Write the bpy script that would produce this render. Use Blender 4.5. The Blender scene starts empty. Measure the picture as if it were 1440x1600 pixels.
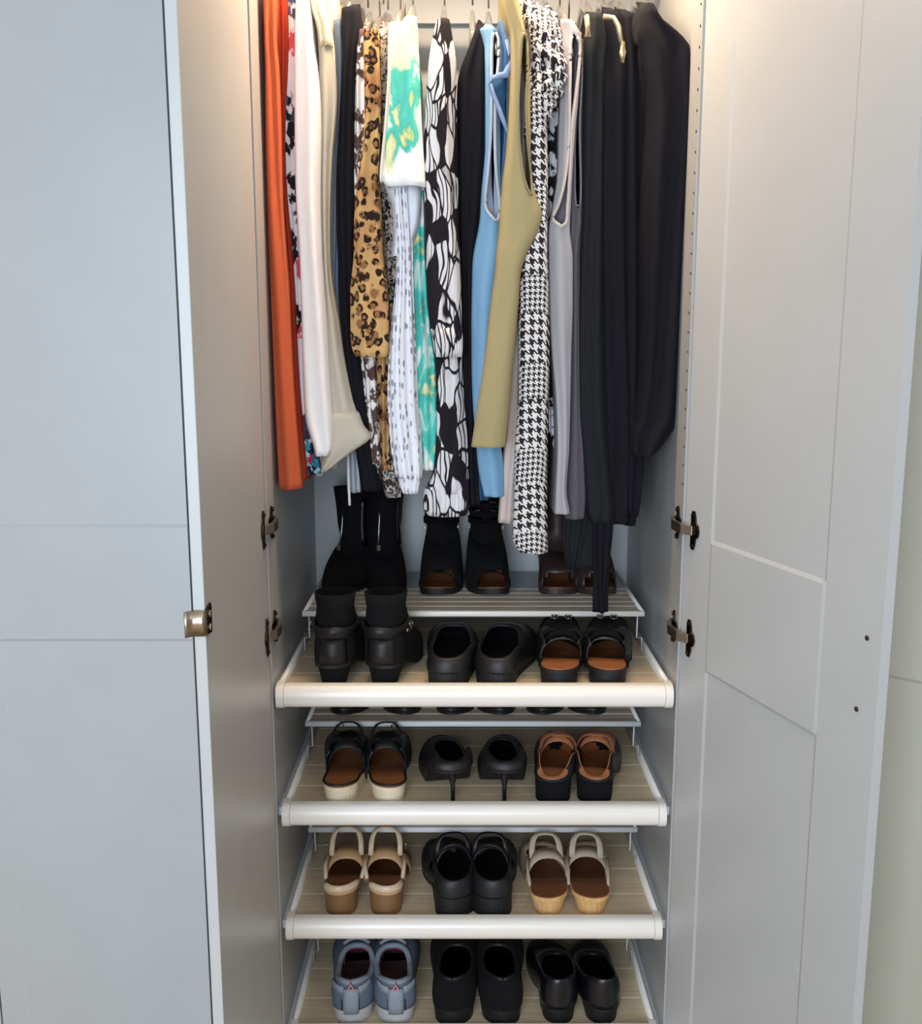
import bpy, bmesh, math, random
from mathutils import Vector, Matrix, noise
random.seed(7)
R = math.radians
C = bpy.context.scene.collection
# ------------------------------------------------------------------ camera
CX, CY, H = -0.024, -1.686, 1.55
PITCH = R(10.0); F = 1560.0
cam = bpy.data.cameras.new('camera'); cam.sensor_fit = 'HORIZONTAL'; cam.sensor_width = 36.0
cam.lens = 36.0 * F / 1440.0; cam.clip_start = 0.02; cam.clip_end = 50
co = bpy.data.objects.new('camera', cam); C.objects.link(co)
co.location = (CX, CY, H); co.rotation_euler = (R(90) - PITCH, 0, 0)
bpy.context.scene.camera = co
# ------------------------------------------------------------------ light
sc = bpy.context.scene
sc.view_settings.view_transform = 'Standard'; sc.view_settings.look = 'None'
sc.view_settings.gamma = 1.0; sc.view_settings.exposure = 0.0; sc.view_settings.use_curve_mapping = False
w = bpy.data.worlds.new('world'); sc.world = w; w.use_nodes = True
w.node_tree.nodes['Background'].inputs[0].default_value = (0.75, 0.86, 1.0, 1)
w.node_tree.nodes['Background'].inputs[1].default_value = 0.6
def area(name, loc, target, sx, sy, power, col):
    l = bpy.data.lights.new(name, 'AREA'); l.shape = 'RECTANGLE'; l.size = sx; l.size_y = sy
    l.energy = power; l.color = col
    o = bpy.data.objects.new(name, l); C.objects.link(o); o.location = loc
    d = Vector(target) - Vector(loc); o.rotation_euler = d.to_track_quat('-Z', 'Y').to_euler(); return o
area('window_daylight', (-.50, -3.05, 1.50), (0.0, 0.0, 1.1), 1.5, 1.5, 74, (0.76, 0.88, 1.0))
area('ceiling_light', (0.6, -1.6, 2.46), (0.6, -1.6, 0.0), 0.6, 0.6, 4, (1.0, 0.86, 0.70))
area('strip_light', (0.0, 0.030, 2.325), (0.0, 0.12, 1.3), 0.66, 0.025, 9.5, (1.0, 0.75, 0.50))

# ------------------------------------------------------------------ helpers
def P(px, py, Y):
    """point on the plane at depth Y seen at photograph pixel"""
    a = (px - 720) / F; b = (800 - py) / F
    dy = math.cos(PITCH) + b * math.sin(PITCH); dz = -math.sin(PITCH) + b * math.cos(PITCH)
    t = (Y - CY) / dy
    return Vector((CX + a * t, Y, H + dz * t))
def XZ(px, Y, z):
    """world x at depth Y and height z seen at column px"""
    d = (Y - CY) * math.cos(PITCH) + (H - z) * math.sin(PITCH)
    return CX + (px - 720) / F * d
def lin(c):
    c = c / 255.0
    return c / 12.92 if c <= .04045 else ((c + .055) / 1.055) ** 2.4
def rgb(r, g, b): return (lin(r), lin(g), lin(b), 1)
def smooth(t): t = max(0, min(1, t)); return t * t * (3 - 2 * t)
def lerp(a, b, t): return a + (b - a) * t
def interp(tab, x):
    if x <= tab[0][0]: return tab[0][1:]
    for p, q in zip(tab, tab[1:]):
        if x <= q[0]:
            t = (x - p[0]) / (q[0] - p[0]); return tuple(lerp(a, b, t) for a, b in zip(p[1:], q[1:]))
    return tab[-1][1:]
def props(o, label=None, cat=None, group=None, kind=None):
    if label: o['label'] = label
    if cat: o['category'] = cat
    if group: o['group'] = group
    if kind: o['kind'] = kind
    return o
def root(name, loc, label, cat, group=None, rz=0):
    o = bpy.data.objects.new(name, None); C.objects.link(o); o.empty_display_size = .05
    o.location = loc; o.rotation_euler = (0, 0, rz); return props(o, label, cat, group)
def obj(name, verts, faces, mat, parent=None, sm=True, world=False, thick=0, sub=0, off=0.0, bevel=0, weld=False):
    me = bpy.data.meshes.new(name)
    if world and parent is not None:
        l = parent.location.copy()
        pp = parent.parent
        while pp is not None: l += pp.location; pp = pp.parent
        verts = [Vector(v) - l for v in verts]
    me.from_pydata([tuple(v) for v in verts], [], faces)
    bm = bmesh.new(); bm.from_mesh(me)
    if weld: bmesh.ops.remove_doubles(bm, verts=bm.verts, dist=1e-5)
    bmesh.ops.recalc_face_normals(bm, faces=bm.faces)
    bm.to_mesh(me); bm.free()
    if sm: me.polygons.foreach_set('use_smooth', [True] * len(me.polygons))
    me.materials.append(mat); me.update()
    o = bpy.data.objects.new(name, me); C.objects.link(o)
    if parent is not None: o.parent = parent
    if thick:
        m = o.modifiers.new('solid', 'SOLIDIFY'); m.thickness = thick; m.offset = off
    if bevel:
        m = o.modifiers.new('bevel', 'BEVEL'); m.width = bevel; m.segments = 2; m.limit_method = 'ANGLE'
    if sub:
        m = o.modifiers.new('sub', 'SUBSURF'); m.levels = sub; m.render_levels = sub
    return o
class MB:
    def __init__(s): s.v = []; s.f = []
    def add(s, v, f):
        n = len(s.v); s.v += [Vector(p) for p in v]; s.f += [tuple(i + n for i in q) for q in f]
    def box(s, x0, x1, y0, y1, z0, z1):
        s.add([(x0,y0,z0),(x1,y0,z0),(x1,y1,z0),(x0,y1,z0),(x0,y0,z1),(x1,y0,z1),(x1,y1,z1),(x0,y1,z1)],
              [(0,3,2,1),(4,5,6,7),(0,1,5,4),(1,2,6,5),(2,3,7,6),(3,0,4,7)])
    def rings(s, rings, closed=True, cap=True):
        n = len(rings[0]); v = [p for r in rings for p in r]; f = []
        for j in range(len(rings) - 1):
            for i in range(n if closed else n - 1):
                k = (i + 1) % n; f.append((j*n+i, j*n+k, (j+1)*n+k, (j+1)*n+i))
        if cap: f.append(tuple(range(n - 1, -1, -1))); f.append(tuple((len(rings)-1)*n + i for i in range(n)))
        s.add(v, f)
    def tube(s, pts, r, n=8, cap=True, flat=1.0):
        pts = [Vector(p) for p in pts]; rs = []
        for i, p in enumerate(pts):
            d = (pts[min(i+1, len(pts)-1)] - pts[max(i-1, 0)]).normalized()
            u = d.cross(Vector((0, 0, 1)));
            if u.length < .05: u = d.cross(Vector((0, 1, 0)))
            u.normalize(); q = d.cross(u)
            rr = r[i] if isinstance(r, (list, tuple)) else r
            rs.append([p + u * rr * math.cos(2*math.pi*k/n) + q * rr * flat * math.sin(2*math.pi*k/n) for k in range(n)])
        s.rings(rs, True, cap)
    def obj(s, name, mat, parent=None, **k): return obj(name, s.v, s.f, mat, parent, **k)
def box(name, mat, parent, x0, x1, y0, y1, z0, z1, bevel=0, **k):
    m = MB(); m.box(x0, x1, y0, y1, z0, z1); return m.obj(name, mat, parent, sm=False, bevel=bevel, **k)
def round_box(m, x0, x1, y0, y1, z0, z1, r, n=4, axis='x'):
    """box with corners rounded in the plane across its axis"""
    def prof(a0, a1, b0, b1):
        o = []
        for (ca, cb, s) in ((a1-r, b1-r, 0), (a0+r, b1-r, 90), (a0+r, b0+r, 180), (a1-r, b0+r, 270)):
            for k in range(n + 1):
                t = R(s + 90*k/n); o.append((ca + r*math.cos(t), cb + r*math.sin(t)))
        return o
    if axis == 'x': m.rings([[(x, a, b) for a, b in prof(y0, y1, z0, z1)] for x in (x0, x1)])
    elif axis == 'y': m.rings([[(a, y, b) for a, b in prof(x0, x1, z0, z1)] for y in (y0, y1)])
    else: m.rings([[(a, b, z) for a, b in prof(x0, x1, y0, y1)] for z in (z0, z1)])

# ------------------------------------------------------------------ materials
class NT:
    def __init__(s, name):
        s.m = bpy.data.materials.new(name); s.m.use_nodes = True; s.t = s.m.node_tree
        s.b = s.t.nodes['Principled BSDF']
    def n(s, ty, **kw):
        nd = s.t.nodes.new(ty)
        for k, v in kw.items():
            if k.startswith('i_'):
                key = k[2:]; key = int(key) if key.isdigit() else key.replace('_', ' ')
                if hasattr(v, 'is_output'): s.t.links.new(v, nd.inputs[key])
                else: nd.inputs[key].default_value = v
            else: setattr(nd, k, v)
        return nd
    def math(s, op, a, b=0.0, c=None):
        nd = s.t.nodes.new('ShaderNodeMath'); nd.operation = op
        for i, v in enumerate((a, b) if c is None else (a, b, c)):
            if hasattr(v, 'is_output'): s.t.links.new(v, nd.inputs[i])
            else: nd.inputs[i].default_value = v
        return nd.outputs[0]
    def mix(s, f, a, b):
        nd = s.t.nodes.new('ShaderNodeMix'); nd.data_type = 'RGBA'
        for i, v in ((0, f), (6, a), (7, b)):
            if hasattr(v, 'is_output'): s.t.links.new(v, nd.inputs[i])
            else: nd.inputs[i].default_value = v
        return nd.outputs[2]
    def ramp(s, f, stops, mode='LINEAR'):
        nd = s.t.nodes.new('ShaderNodeValToRGB'); s.t.links.new(f, nd.inputs[0]); cr = nd.color_ramp; cr.interpolation = mode
        while len(cr.elements) < len(stops): cr.elements.new(.5)
        for e, (p, c) in zip(cr.elements, stops): e.position = p; e.color = c if not isinstance(c, (int, float)) else (c, c, c, 1)
        return nd.outputs[0]
    def coord(s, sx=1, sy=1, sz=1, loc=(0, 0, 0)):
        t = s.t.nodes.new('ShaderNodeTexCoord'); mp = s.t.nodes.new('ShaderNodeMapping')
        mp.inputs['Scale'].default_value = (sx, sy, sz); mp.inputs['Location'].default_value = loc
        s.t.links.new(t.outputs['Object'], mp.inputs[0]); return mp.outputs[0]
    def noise(s, vec, scale, detail=3, dist=0, rough=.5):
        nd = s.n('ShaderNodeTexNoise', i_Vector=vec, i_Scale=scale, i_Detail=detail, i_Distortion=dist, i_Roughness=rough); return nd
    def vor(s, vec, scale, feature='F1', rand=1.0):
        nd = s.t.nodes.new('ShaderNodeTexVoronoi'); nd.feature = feature
        s.t.links.new(vec, nd.inputs['Vector']); nd.inputs['Scale'].default_value = scale; nd.inputs['Randomness'].default_value = rand
        return nd
    def col(s, c):
        if hasattr(c, 'is_output'): s.t.links.new(c, s.b.inputs['Base Color'])
        else: s.b.inputs['Base Color'].default_value = c
        return s
    def set(s, **k):
        for a, v in k.items(): s.b.inputs[a.replace('_', ' ')].default_value = v
        return s
    def bump(s, h, strength=.3, dist=.002):
        b = s.n('ShaderNodeBump', i_Height=h, i_Strength=strength, i_Distance=dist); s.t.links.new(b.outputs[0], s.b.inputs['Normal']); return s
def plain(name, c, rough=.5, bump=0, bs=200, **k):
    m = NT(name); v = m.coord(); nz = m.noise(v, 9, 2)
    d = tuple(x * .93 for x in c[:3]) + (1,)
    m.col(m.mix(nz.outputs[0], d, c)); m.set(Roughness=rough, **k)
    if bump: m.bump(m.noise(v, bs, 3).outputs[0], bump, .001)
    return m.m
def cloth_finish(m, rough=.85, wr=.35, spec=.25):
    v = m.coord(1, 1, .35)
    w1 = m.noise(v, 22, 3, .4).outputs[0]; w2 = m.noise(m.coord(), 700, 1).outputs[0]
    h = m.math('ADD', m.math('MULTIPLY', w1, 1.0), m.math('MULTIPLY', w2, .06))
    m.bump(h, wr, .012); m.set(Roughness=rough); m.b.inputs['Specular IOR Level'].default_value = spec
    return m.m
def fabric(name, c, rough=.85, wr=.35, var=.88, spec=.25):
    m = NT(name); v = m.coord(1, 1, .4); nz = m.noise(v, 14, 3)
    m.col(m.mix(nz.outputs[0], tuple(x * var for x in c[:3]) + (1,), c)); return cloth_finish(m, rough, wr, spec)

WHITE = plain('white_foil', rgb(186, 187, 188), .32, .04, 60)
WHITE2 = plain('white_door', rgb(190, 191, 192), .38, .04, 60)
BEIGED = plain('beige_grey_door', rgb(190, 187, 172), .4, .04, 60)
EDGE = plain('edge_band', rgb(200, 201, 203), .4)
DARKLINE = plain('dark_line', rgb(40, 44, 50), .7)
BACKW = plain('white_back', rgb(190, 194, 196), .5)
TRAYW = plain('tray_white', rgb(244, 237, 229), .28)
LIPM = plain('grey_white_metal', rgb(222, 224, 226), .35)
CHROME = plain('nickel', rgb(190, 180, 170), .18, Metallic=1.0)
NICKEL = plain('brushed_nickel', rgb(178, 165, 148), .33, Metallic=1.0)
DARKMET = plain('dark_metal', rgb(70, 58, 50), .25, Metallic=1.0)
HOLE = plain('hole_dark', rgb(45, 40, 38), .8)
ROOMW = plain('wall_paint', rgb(214, 212, 206), .9, .05, 120)
CEILM = plain('ceiling_paint', rgb(232, 231, 228), .9)
def wood_mat(name, c1, c2, along=(2.5, 40, 40)):
    m = NT(name); v = m.coord(*along); n1 = m.noise(v, 3, 4, .6); m.col(m.mix(m.ramp(n1.outputs[0], [(.35, 0.), (.65, 1.)]), c1, c2)); m.set(Roughness=.5)
    m.bump(n1.outputs[0], .12, .001); return m.m
BOARD = wood_mat('pale_oak_foil', rgb(206, 184, 152), rgb(220, 202, 172))
SLAT = wood_mat('slat_foil', rgb(198, 180, 160), rgb(218, 204, 186))
FLOORM = wood_mat('floor_boards', rgb(178, 150, 118), rgb(196, 168, 134))
def leather(name, c, rough=.38, b=.25):
    m = NT(name); v = m.coord(); n = m.vor(v, 420); m.col(m.mix(m.noise(v, 30).outputs[0], tuple(x*.8 for x in c[:3])+(1,), c)); m.set(Roughness=rough)
    m.bump(n.outputs['Distance'], b, .0006); return m.m
BLK = leather('black_leather', rgb(17, 17, 20), .5); BLKS = fabric('black_suede', rgb(15, 14, 17), .95, .2); BLKG = leather('black_smooth_leather', rgb(14, 16, 21), .3, .08)
BLKR = plain('black_rubber', rgb(16, 16, 18), .6); TANI = leather('tan_insole', rgb(160, 98, 58), .5, .1); TANL = leather('cognac_lining', rgb(172, 108, 70), .5, .1)
BRNI = leather('brown_insole', rgb(120, 72, 44), .5, .1); BRNB = leather('dark_brown_leather', rgb(58, 42, 42), .45); CREAMW = wood_mat('cream_wedge', rgb(216, 200, 170), rgb(232, 218, 190), (5, 5, 160))
NUDE = leather('nude_patent', rgb(198, 158, 116), .22, .05); NUDEB = leather('nude_strap', rgb(214, 190, 160), .35, .08); BRHEEL = leather('brown_stacked_heel', rgb(136, 100, 66), .4, .1)
WOODH = wood_mat('blond_wood_heel', rgb(204, 156, 98), rgb(222, 178, 120), (60, 60, 6)); PINKB = leather('beige_strap', rgb(190, 172, 152), .5, .1)
ELAST = fabric('elastic_gusset', rgb(60, 60, 66), .8, .1); ZIPM = plain('zip_metal', rgb(150, 148, 150), .3, Metallic=.9)
SNK = fabric('sneaker_mesh', rgb(98, 108, 126), .8, .08); SNK2 = leather('sneaker_overlay', rgb(142, 150, 164), .6, .05); SNKS = plain('sneaker_sole', rgb(186, 184, 186), .6)
SNKR = fabric('burgundy_lining', rgb(120, 24, 38), .9, .1); PINK = fabric('pink_loop', rgb(214, 140, 150), .8, .1)
INNER = fabric('shoe_lining_dark', rgb(16, 15, 16), .9, .1)
def clearmat():
    m = NT('clear_plastic'); m.col((.93, .91, .88, 1)); m.set(Roughness=.12, IOR=1.45); m.b.inputs['Transmission Weight'].default_value = .85; return m.m
CLEAR = clearmat(); LITCLEAR = plain('warm_lit_clear_plastic', rgb(226, 214, 180), .3, Metallic=.75)  # cream colour stands for warm light caught by clear hanger ends

# ------------------------------------------------------------------ room shell
def struct(name, mat, *b):
    return props(box(name, mat, None, *b), kind='structure')
struct('floor', FLOORM, -3, 3, -3.3, .72, -.05, 0)
struct('ceiling', CEILM, -3, 3, -3.3, .72, 2.5, 2.55)
struct('wall_back', ROOMW, -3, 3, .66, .72, 0, 2.5)
struct('wall_right', ROOMW, 2.6, 2.66, -3.3, .66, 0, 2.5)
struct('wall_left', ROOMW, -2.66, -2.6, -3.3, .66, 0, 2.5)
m = MB(); m.box(-3, -1.30, -3.3, -3.2, 0, 2.5); m.box(0.30, 3, -3.3, -3.2, 0, 2.5); m.box(-1.30, 0.30, -3.3, -3.2, 0, .75); m.box(-1.30, 0.30, -3.3, -3.2, 2.35, 2.5)
props(m.obj('wall_front', ROOMW, sm=False), kind='structure')
m = MB(); m.box(-1.30, -1.24, -3.28, -3.2, .75, 2.35); m.box(0.24, 0.30, -3.28, -3.2, .75, 2.35); m.box(-1.24, 0.24, -3.28, -3.2, .75, .81); m.box(-1.24, 0.24, -3.28, -3.2, 2.29, 2.35); m.box(-.53, -.47, -3.27, -3.21, .81, 2.29)
props(m.obj('window_1', WHITE2, sm=False), kind='structure')

# ------------------------------------------------------------------ wardrobe carcass
TOP = 2.36; DEP = .553
ward = root('wardrobe', (0, .28, 0), 'open tall white wardrobe holding hanging clothes above pull-out shoe trays', 'wardrobe')
def wbox(name, mat, *b, bevel=.0006): return box(name, mat, ward, *b, bevel=bevel, world=True)
sp = []
for s in (-1, 1):
    x0, x1 = sorted((s * .357, s * .375)); sp.append(wbox('side_panel', WHITE, x0, x1, 0, .575, 0, TOP))
wbox('back_panel', BACKW, -.357, .357, DEP, DEP + .006, .08, TOP - .018)
wbox('top_panel', WHITE, -.357, .357, 0, DEP, TOP - .018, TOP)
wbox('bottom_panel', WHITE, -.357, .357, .0, DEP, .06, .078)
wbox('plinth', WHITE, -.357, .357, .03, .045, 0, .06)
wbox('back_rail', WHITE, -.357, .357, DEP - .018, DEP - .001, 2.19, 2.27)
for s in (-1, 1):          # rows of shelf pin holes, 32 mm apart
    for (yy, z0, z1) in ((.012, 1.3, 2.3), ) if s > 0 else ():
        z = z0
        while z < z1:
            mb = MB(); x = s * .3567
            ring = [[(x - s * d, yy + .0022 * math.cos(a), z + .0022 * math.sin(a)) for a in [k * math.pi / 4 for k in range(8)]] for d in (0, .0008)]
            mb.rings(ring); h = mb.obj('pin_hole', HOLE, sp[0 if s < 0 else 1], world=True); z += .032
m = MB(); m.tube([(-.357, .29, 2.225), (.357, .29, 2.225)], .0125, 20); rod = m.obj('clothes_rail', CHROME, ward, world=True)
for s in (-1, 1):
    m = MB(); m.tube([(s * .3565, .29, 2.225), (s * .349, .29, 2.225)], .021, 20); m.obj('rail_socket', CHROME, ward, world=True)
lm = NT('led_strip'); lm.b.inputs['Emission Color'].default_value = (1, .82, .6, 1); lm.b.inputs['Emission Strength'].default_value = 3.0
wbox('strip_lamp', lm.m, -.34, .34, .015, .045, 2.329, 2.342, bevel=0)

# doors: local frame, x along the door from the hinge, y thickness, z up
DT = .015; DW = .482
def door(parent, name, a, ang, back_rel, width, z0, z1, rails, stiles, face, mat, twoface=True):
    """a = hinge side corner of the shown face; the shown face looks to +y' * face"""
    ux = Vector((math.cos(ang), math.sin(ang), 0)); n = Vector((-math.sin(ang), math.cos(ang), 0)) * face
    def T(x, y, z): return Vector((a[0], a[1], 0)) + ux * x - n * y + Vector((0, 0, z))
    d = .0022; bv = .006; v = []; f = []
    # grid of the shown face with bevelled recesses
    xs = [0, stiles[0], stiles[0] + bv, width - stiles[1] - bv, width - stiles[1], width]
    zs = [z0, z0 + .08, z0 + .08 + bv, rails[0] - bv, rails[0], rails[1], rails[1] + bv, z1 - .08 - bv, z1 - .08, z1]
    def dep(i, j): return (d if j in (2, 3, 6, 7) else (-.0012 if j in (4, 5) else 0)) if i in (2, 3) else 0
    n0 = 0
    for j, z in enumerate(zs):
        for i, x in enumerate(xs): v.append(T(x, dep(i, j), z))
    nx = len(xs)
    for j in range(len(zs) - 1):
        for i in range(nx - 1): f.append((j*nx+i, j*nx+i+1, (j+1)*nx+i+1, (j+1)*nx+i))
    k = len(v); v += [T(0, DT, z0), T(width, DT, z0), T(width, DT, z1), T(0, DT, z1)]
    f.append((k, k+1, k+2, k+3))
    f.append(tuple([j*nx for j in range(len(zs))] + [k+3, k]))
    f.append(tuple([j*nx+nx-1 for j in range(len(zs))] + [k+2, k+1]))
    f.append(tuple([i for i in range(nx)] + [k+1, k])); f.append(tuple([(len(zs)-1)*nx+i for i in range(nx)] + [k+2, k+3]))
    return obj(name, v, f, mat, parent, sm=False, world=True), T
GZ1, GZ0 = H - .321, H - .517
angL = R(-91.7) ; LW = .450
# left door : inner face looks to +x
angL = math.atan2(-.45, .009)
def plain_door(parent, name, a, ang, width, face, mat):
    ux = Vector((math.cos(ang), math.sin(ang), 0)); n = Vector((-math.sin(ang), math.cos(ang), 0)) * face
    def T(x, y, z): return Vector((a[0], a[1], 0)) + ux * x - n * y + Vector((0, 0, z))
    v = [T(x, y, z) for z in (.035, TOP - .003) for (x, y) in ((0, 0), (width, 0), (width, DT), (0, DT))]
    o = obj(name, v, [(0,1,2,3),(7,6,5,4),(0,4,5,1),(1,5,6,2),(2,6,7,3),(3,7,4,0)], mat, parent, sm=False, world=True, bevel=.001)
    return o, T
AL = (-.3585, -.008)
dl, TL = plain_door(ward, 'door', AL, angL, LW, 1, WHITE2)
v = [TL(LW - .002 + x, DT + y, z) for z in (.035, TOP - .003) for (x, y) in ((0, 0), (.0032, 0), (.0032, .0016), (0, .0016))]  # thin dark strip down the outer edge of the left door
props(obj('edge_line', v, [(0,1,2,3),(7,6,5,4),(0,4,5,1),(1,5,6,2),(2,6,7,3),(3,7,4,0)], DARKLINE, dl, sm=False, world=True), 'dark line along the door edge')
angR = R(-72.0); AR = (.3590, -.012)
dr, TR = door(ward, 'door', AR, angR, 0, DW, .035, TOP - .003, (H - .549, H - .334), (.080, .112), -1, WHITE2)
# screw holes left by the handle on the right door
for py, px in ((997, 1341), (1108, 1332)):
    # intersect the viewing column with the door plane
    best = min((abs(720 + F * (TR(s/1000, 0, 1).x - CX) / ((TR(s/1000, 0, 1).y - CY) * math.cos(PITCH) + .55 * math.sin(PITCH)) - px), s/1000) for s in range(300, 480, 2))
    s0 = best[1]; q = TR(s0, 0, 0); z = P(px, py, q.y).z
    mb = MB(); mb.rings([[TR(s0 + .0035 * math.cos(a), -dd, z + .0035 * math.sin(a)) for a in [k * math.pi / 6 for k in range(12)]] for dd in (0, .001)])
    mb.obj('screw_hole', HOLE, dr, world=True)
# hinges
def hinge(parent, T, z, sx, xw):
    """T maps the door frame, -y is in front of the shown face"""
    m = MB()
    # cup plate on the door with two screw ears
    pr = [(.0, .033), (.007, .033), (.011, .022), (.012, .014), (.019, .010), (.022, 0), (.019, -.010), (.012, -.014), (.011, -.022), (.007, -.033), (0, -.033), (-.003, -.026), (-.003, .026)]
    m.rings([[T(.024 + x, -y, z + zz) for x, zz in pr] for y in (0, .003)])
    for zz in (.026, -.026):
        m.rings([[T(.028 + .0035 * math.cos(a), -y, z + zz + .0035 * math.sin(a)) for a in [k * math.pi / 4 for k in range(8)]] for y in (.003, .0055)])
    h = m.obj('hinge', DARKMET, parent, world=True, sm=False, bevel=.0006)
    m = MB()       # bright arm from the cup back to the cabinet side
    p0 = T(.030, -.004, z); p1 = T(.012, -.013, z); p2 = Vector((xw - sx * .012, .018, z)); p3 = Vector((xw - sx * .006, .050, z))
    pts = [p0, p1, p2, p3]; rs = []
    for i, p in enumerate(pts):
        d = (pts[min(i+1, 3)] - pts[max(i-1, 0)]).normalized(); q = d.cross(Vector((0, 0, 1))).normalized() * (.004 if i else .002)
        hw = (.008, .008, .0085, .007)[i]
        rs.append([p + q + Vector((0, 0, hw)), p - q + Vector((0, 0, hw)), p - q - Vector((0, 0, hw)), p + q - Vector((0, 0, hw))])
    m.rings(rs); m.obj('hinge_arm', NICKEL, parent, world=True, sm=False, bevel=.001)
    m = MB()       # mounting plate with wings on the cabinet side
    pr = [(.012, .010), (.022, .012), (.026, .026), (.034, .030), (.040, .024), (.040, .012), (.062, .006), (.062, -.006), (.040, -.012), (.040, -.024), (.034, -.030), (.026, -.026), (.022, -.012), (.012, -.010)]
    m.rings([[(xw - sx * x, y, z + zz) for y, zz in pr] for x in (0, .003)])
    for zz in (.024, -.024):
        m.rings([[(xw - sx * x, .033 + .004 * math.cos(a), z + zz + .004 * math.sin(a)) for a in [k * math.pi / 4 for k in range(8)]] for x in (.003, .006)])
    m.obj('mounting_plate', DARKMET, parent, world=True, sm=False, bevel=.0006)
for zz in (H - .322, H - .510, H + .62, .12):
    hinge(dl, TL, zz, -1, -.357)
    hinge(dr, TR, zz, 1, .357)
# wrap round edge pull on the left door
zt, zb = P(313, 950, -.458).z, P(313, 996, -.458).z
zt = H - (1.228) * math.tan(PITCH + math.atan((953 - 800) / F)); zb = H - 1.228 * math.tan(PITCH + math.atan((993 - 800) / F))
prof = [(LW - .040, -.0012), (LW - .004, -.0012), (LW + .0018, .0005), (LW + .0035, .006), (LW + .0035, .014), (LW + .006, .021), (LW + .0125, .028), (LW + .019, .0325)]
prof = [(LW + .0022, -.001), (LW + .0035, .004), (LW + .0040, .014), (LW + .0048, .0165), (LW + .0075, .0205), (LW + .011, .0235)]
m = MB(); n = len(prof)
vv = [TL(x, y, z) for z in (zt, zb) for x, y in prof]
m.add(vv, [(i, i+1, n+i+1, n+i) for i in range(n-1)])
hd = m.obj('handle', NICKEL, dl, world=True, thick=.0018); hd['label'] = 'curved nickel edge pull wrapping the door edge'
m = MB(); z0_, z1_ = zb - .002, zt + .004
m.rings([[TL(x, -y, z) for x, z in ((LW + .003, z1_ - .004), (LW - .022, z1_), (LW - .025, z1_ - .004), (LW - .025, z0_ + .004), (LW - .022, z0_), (LW + .003, z0_ + .004))] for y in (0, .0028)])
m.obj('handle_plate', DARKMET, dl, world=True, sm=False)
for z in (zt - .008, zb + .008):
    m = MB(); m.rings([[TL(LW - .012 + .0045 * math.cos(a), -y, z + .0045 * math.sin(a)) for a in [k * math.pi / 4 for k in range(8)]] for y in (.0026, .0045)]); m.obj('screw', CHROME, dl, world=True)

# neighbouring wardrobes
wl = root('wardrobe', (-.88, .28, 0), 'closed white wardrobe with grooved panel door, left of the open one', 'wardrobe')
for x in (-1.375, -.393): box('side_panel', WHITE, wl, x, x + .018, 0, .575, 0, TOP, world=True)
box('top_panel', WHITE, wl, -1.357, -.393, 0, .575, TOP - .018, TOP, world=True)
o, _ = door(wl, 'door', (-.8775, -.018), 0, 0, .4975, .035, TOP - .003, (GZ0, GZ1), (.052, .072), -1, WHITE2)
o, _ = door(wl, 'door', (-1.378, -.018), 0, 0, .4975, .035, TOP - .003, (GZ0, GZ1), (.072, .052), -1, WHITE2)
wr = root('wardrobe', (.88, .28, 0), 'white wardrobe with its grooved door ajar, at the right edge', 'wardrobe')
for x in (.377, 1.357): box('side_panel', WHITE, wr, x, x + .018, 0, .575, 0, TOP, world=True)
box('top_panel', WHITE, wr, .395, 1.357, 0, .575, TOP - .018, TOP, world=True)
box('back_panel', BACKW, wr, .395, 1.357, .55, .556, .08, TOP, world=True)
door(wr, 'door', (.405, -.022), R(-38), 0, .4975, .035, TOP - .003, (GZ0, GZ1), (.072, .072), -1, BEIGED)
door(wr, 'door', (.8825, -.018), 0, 0, .4975, .035, TOP - .003, (GZ0, GZ1), (.072, .072), -1, BEIGED)

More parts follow.
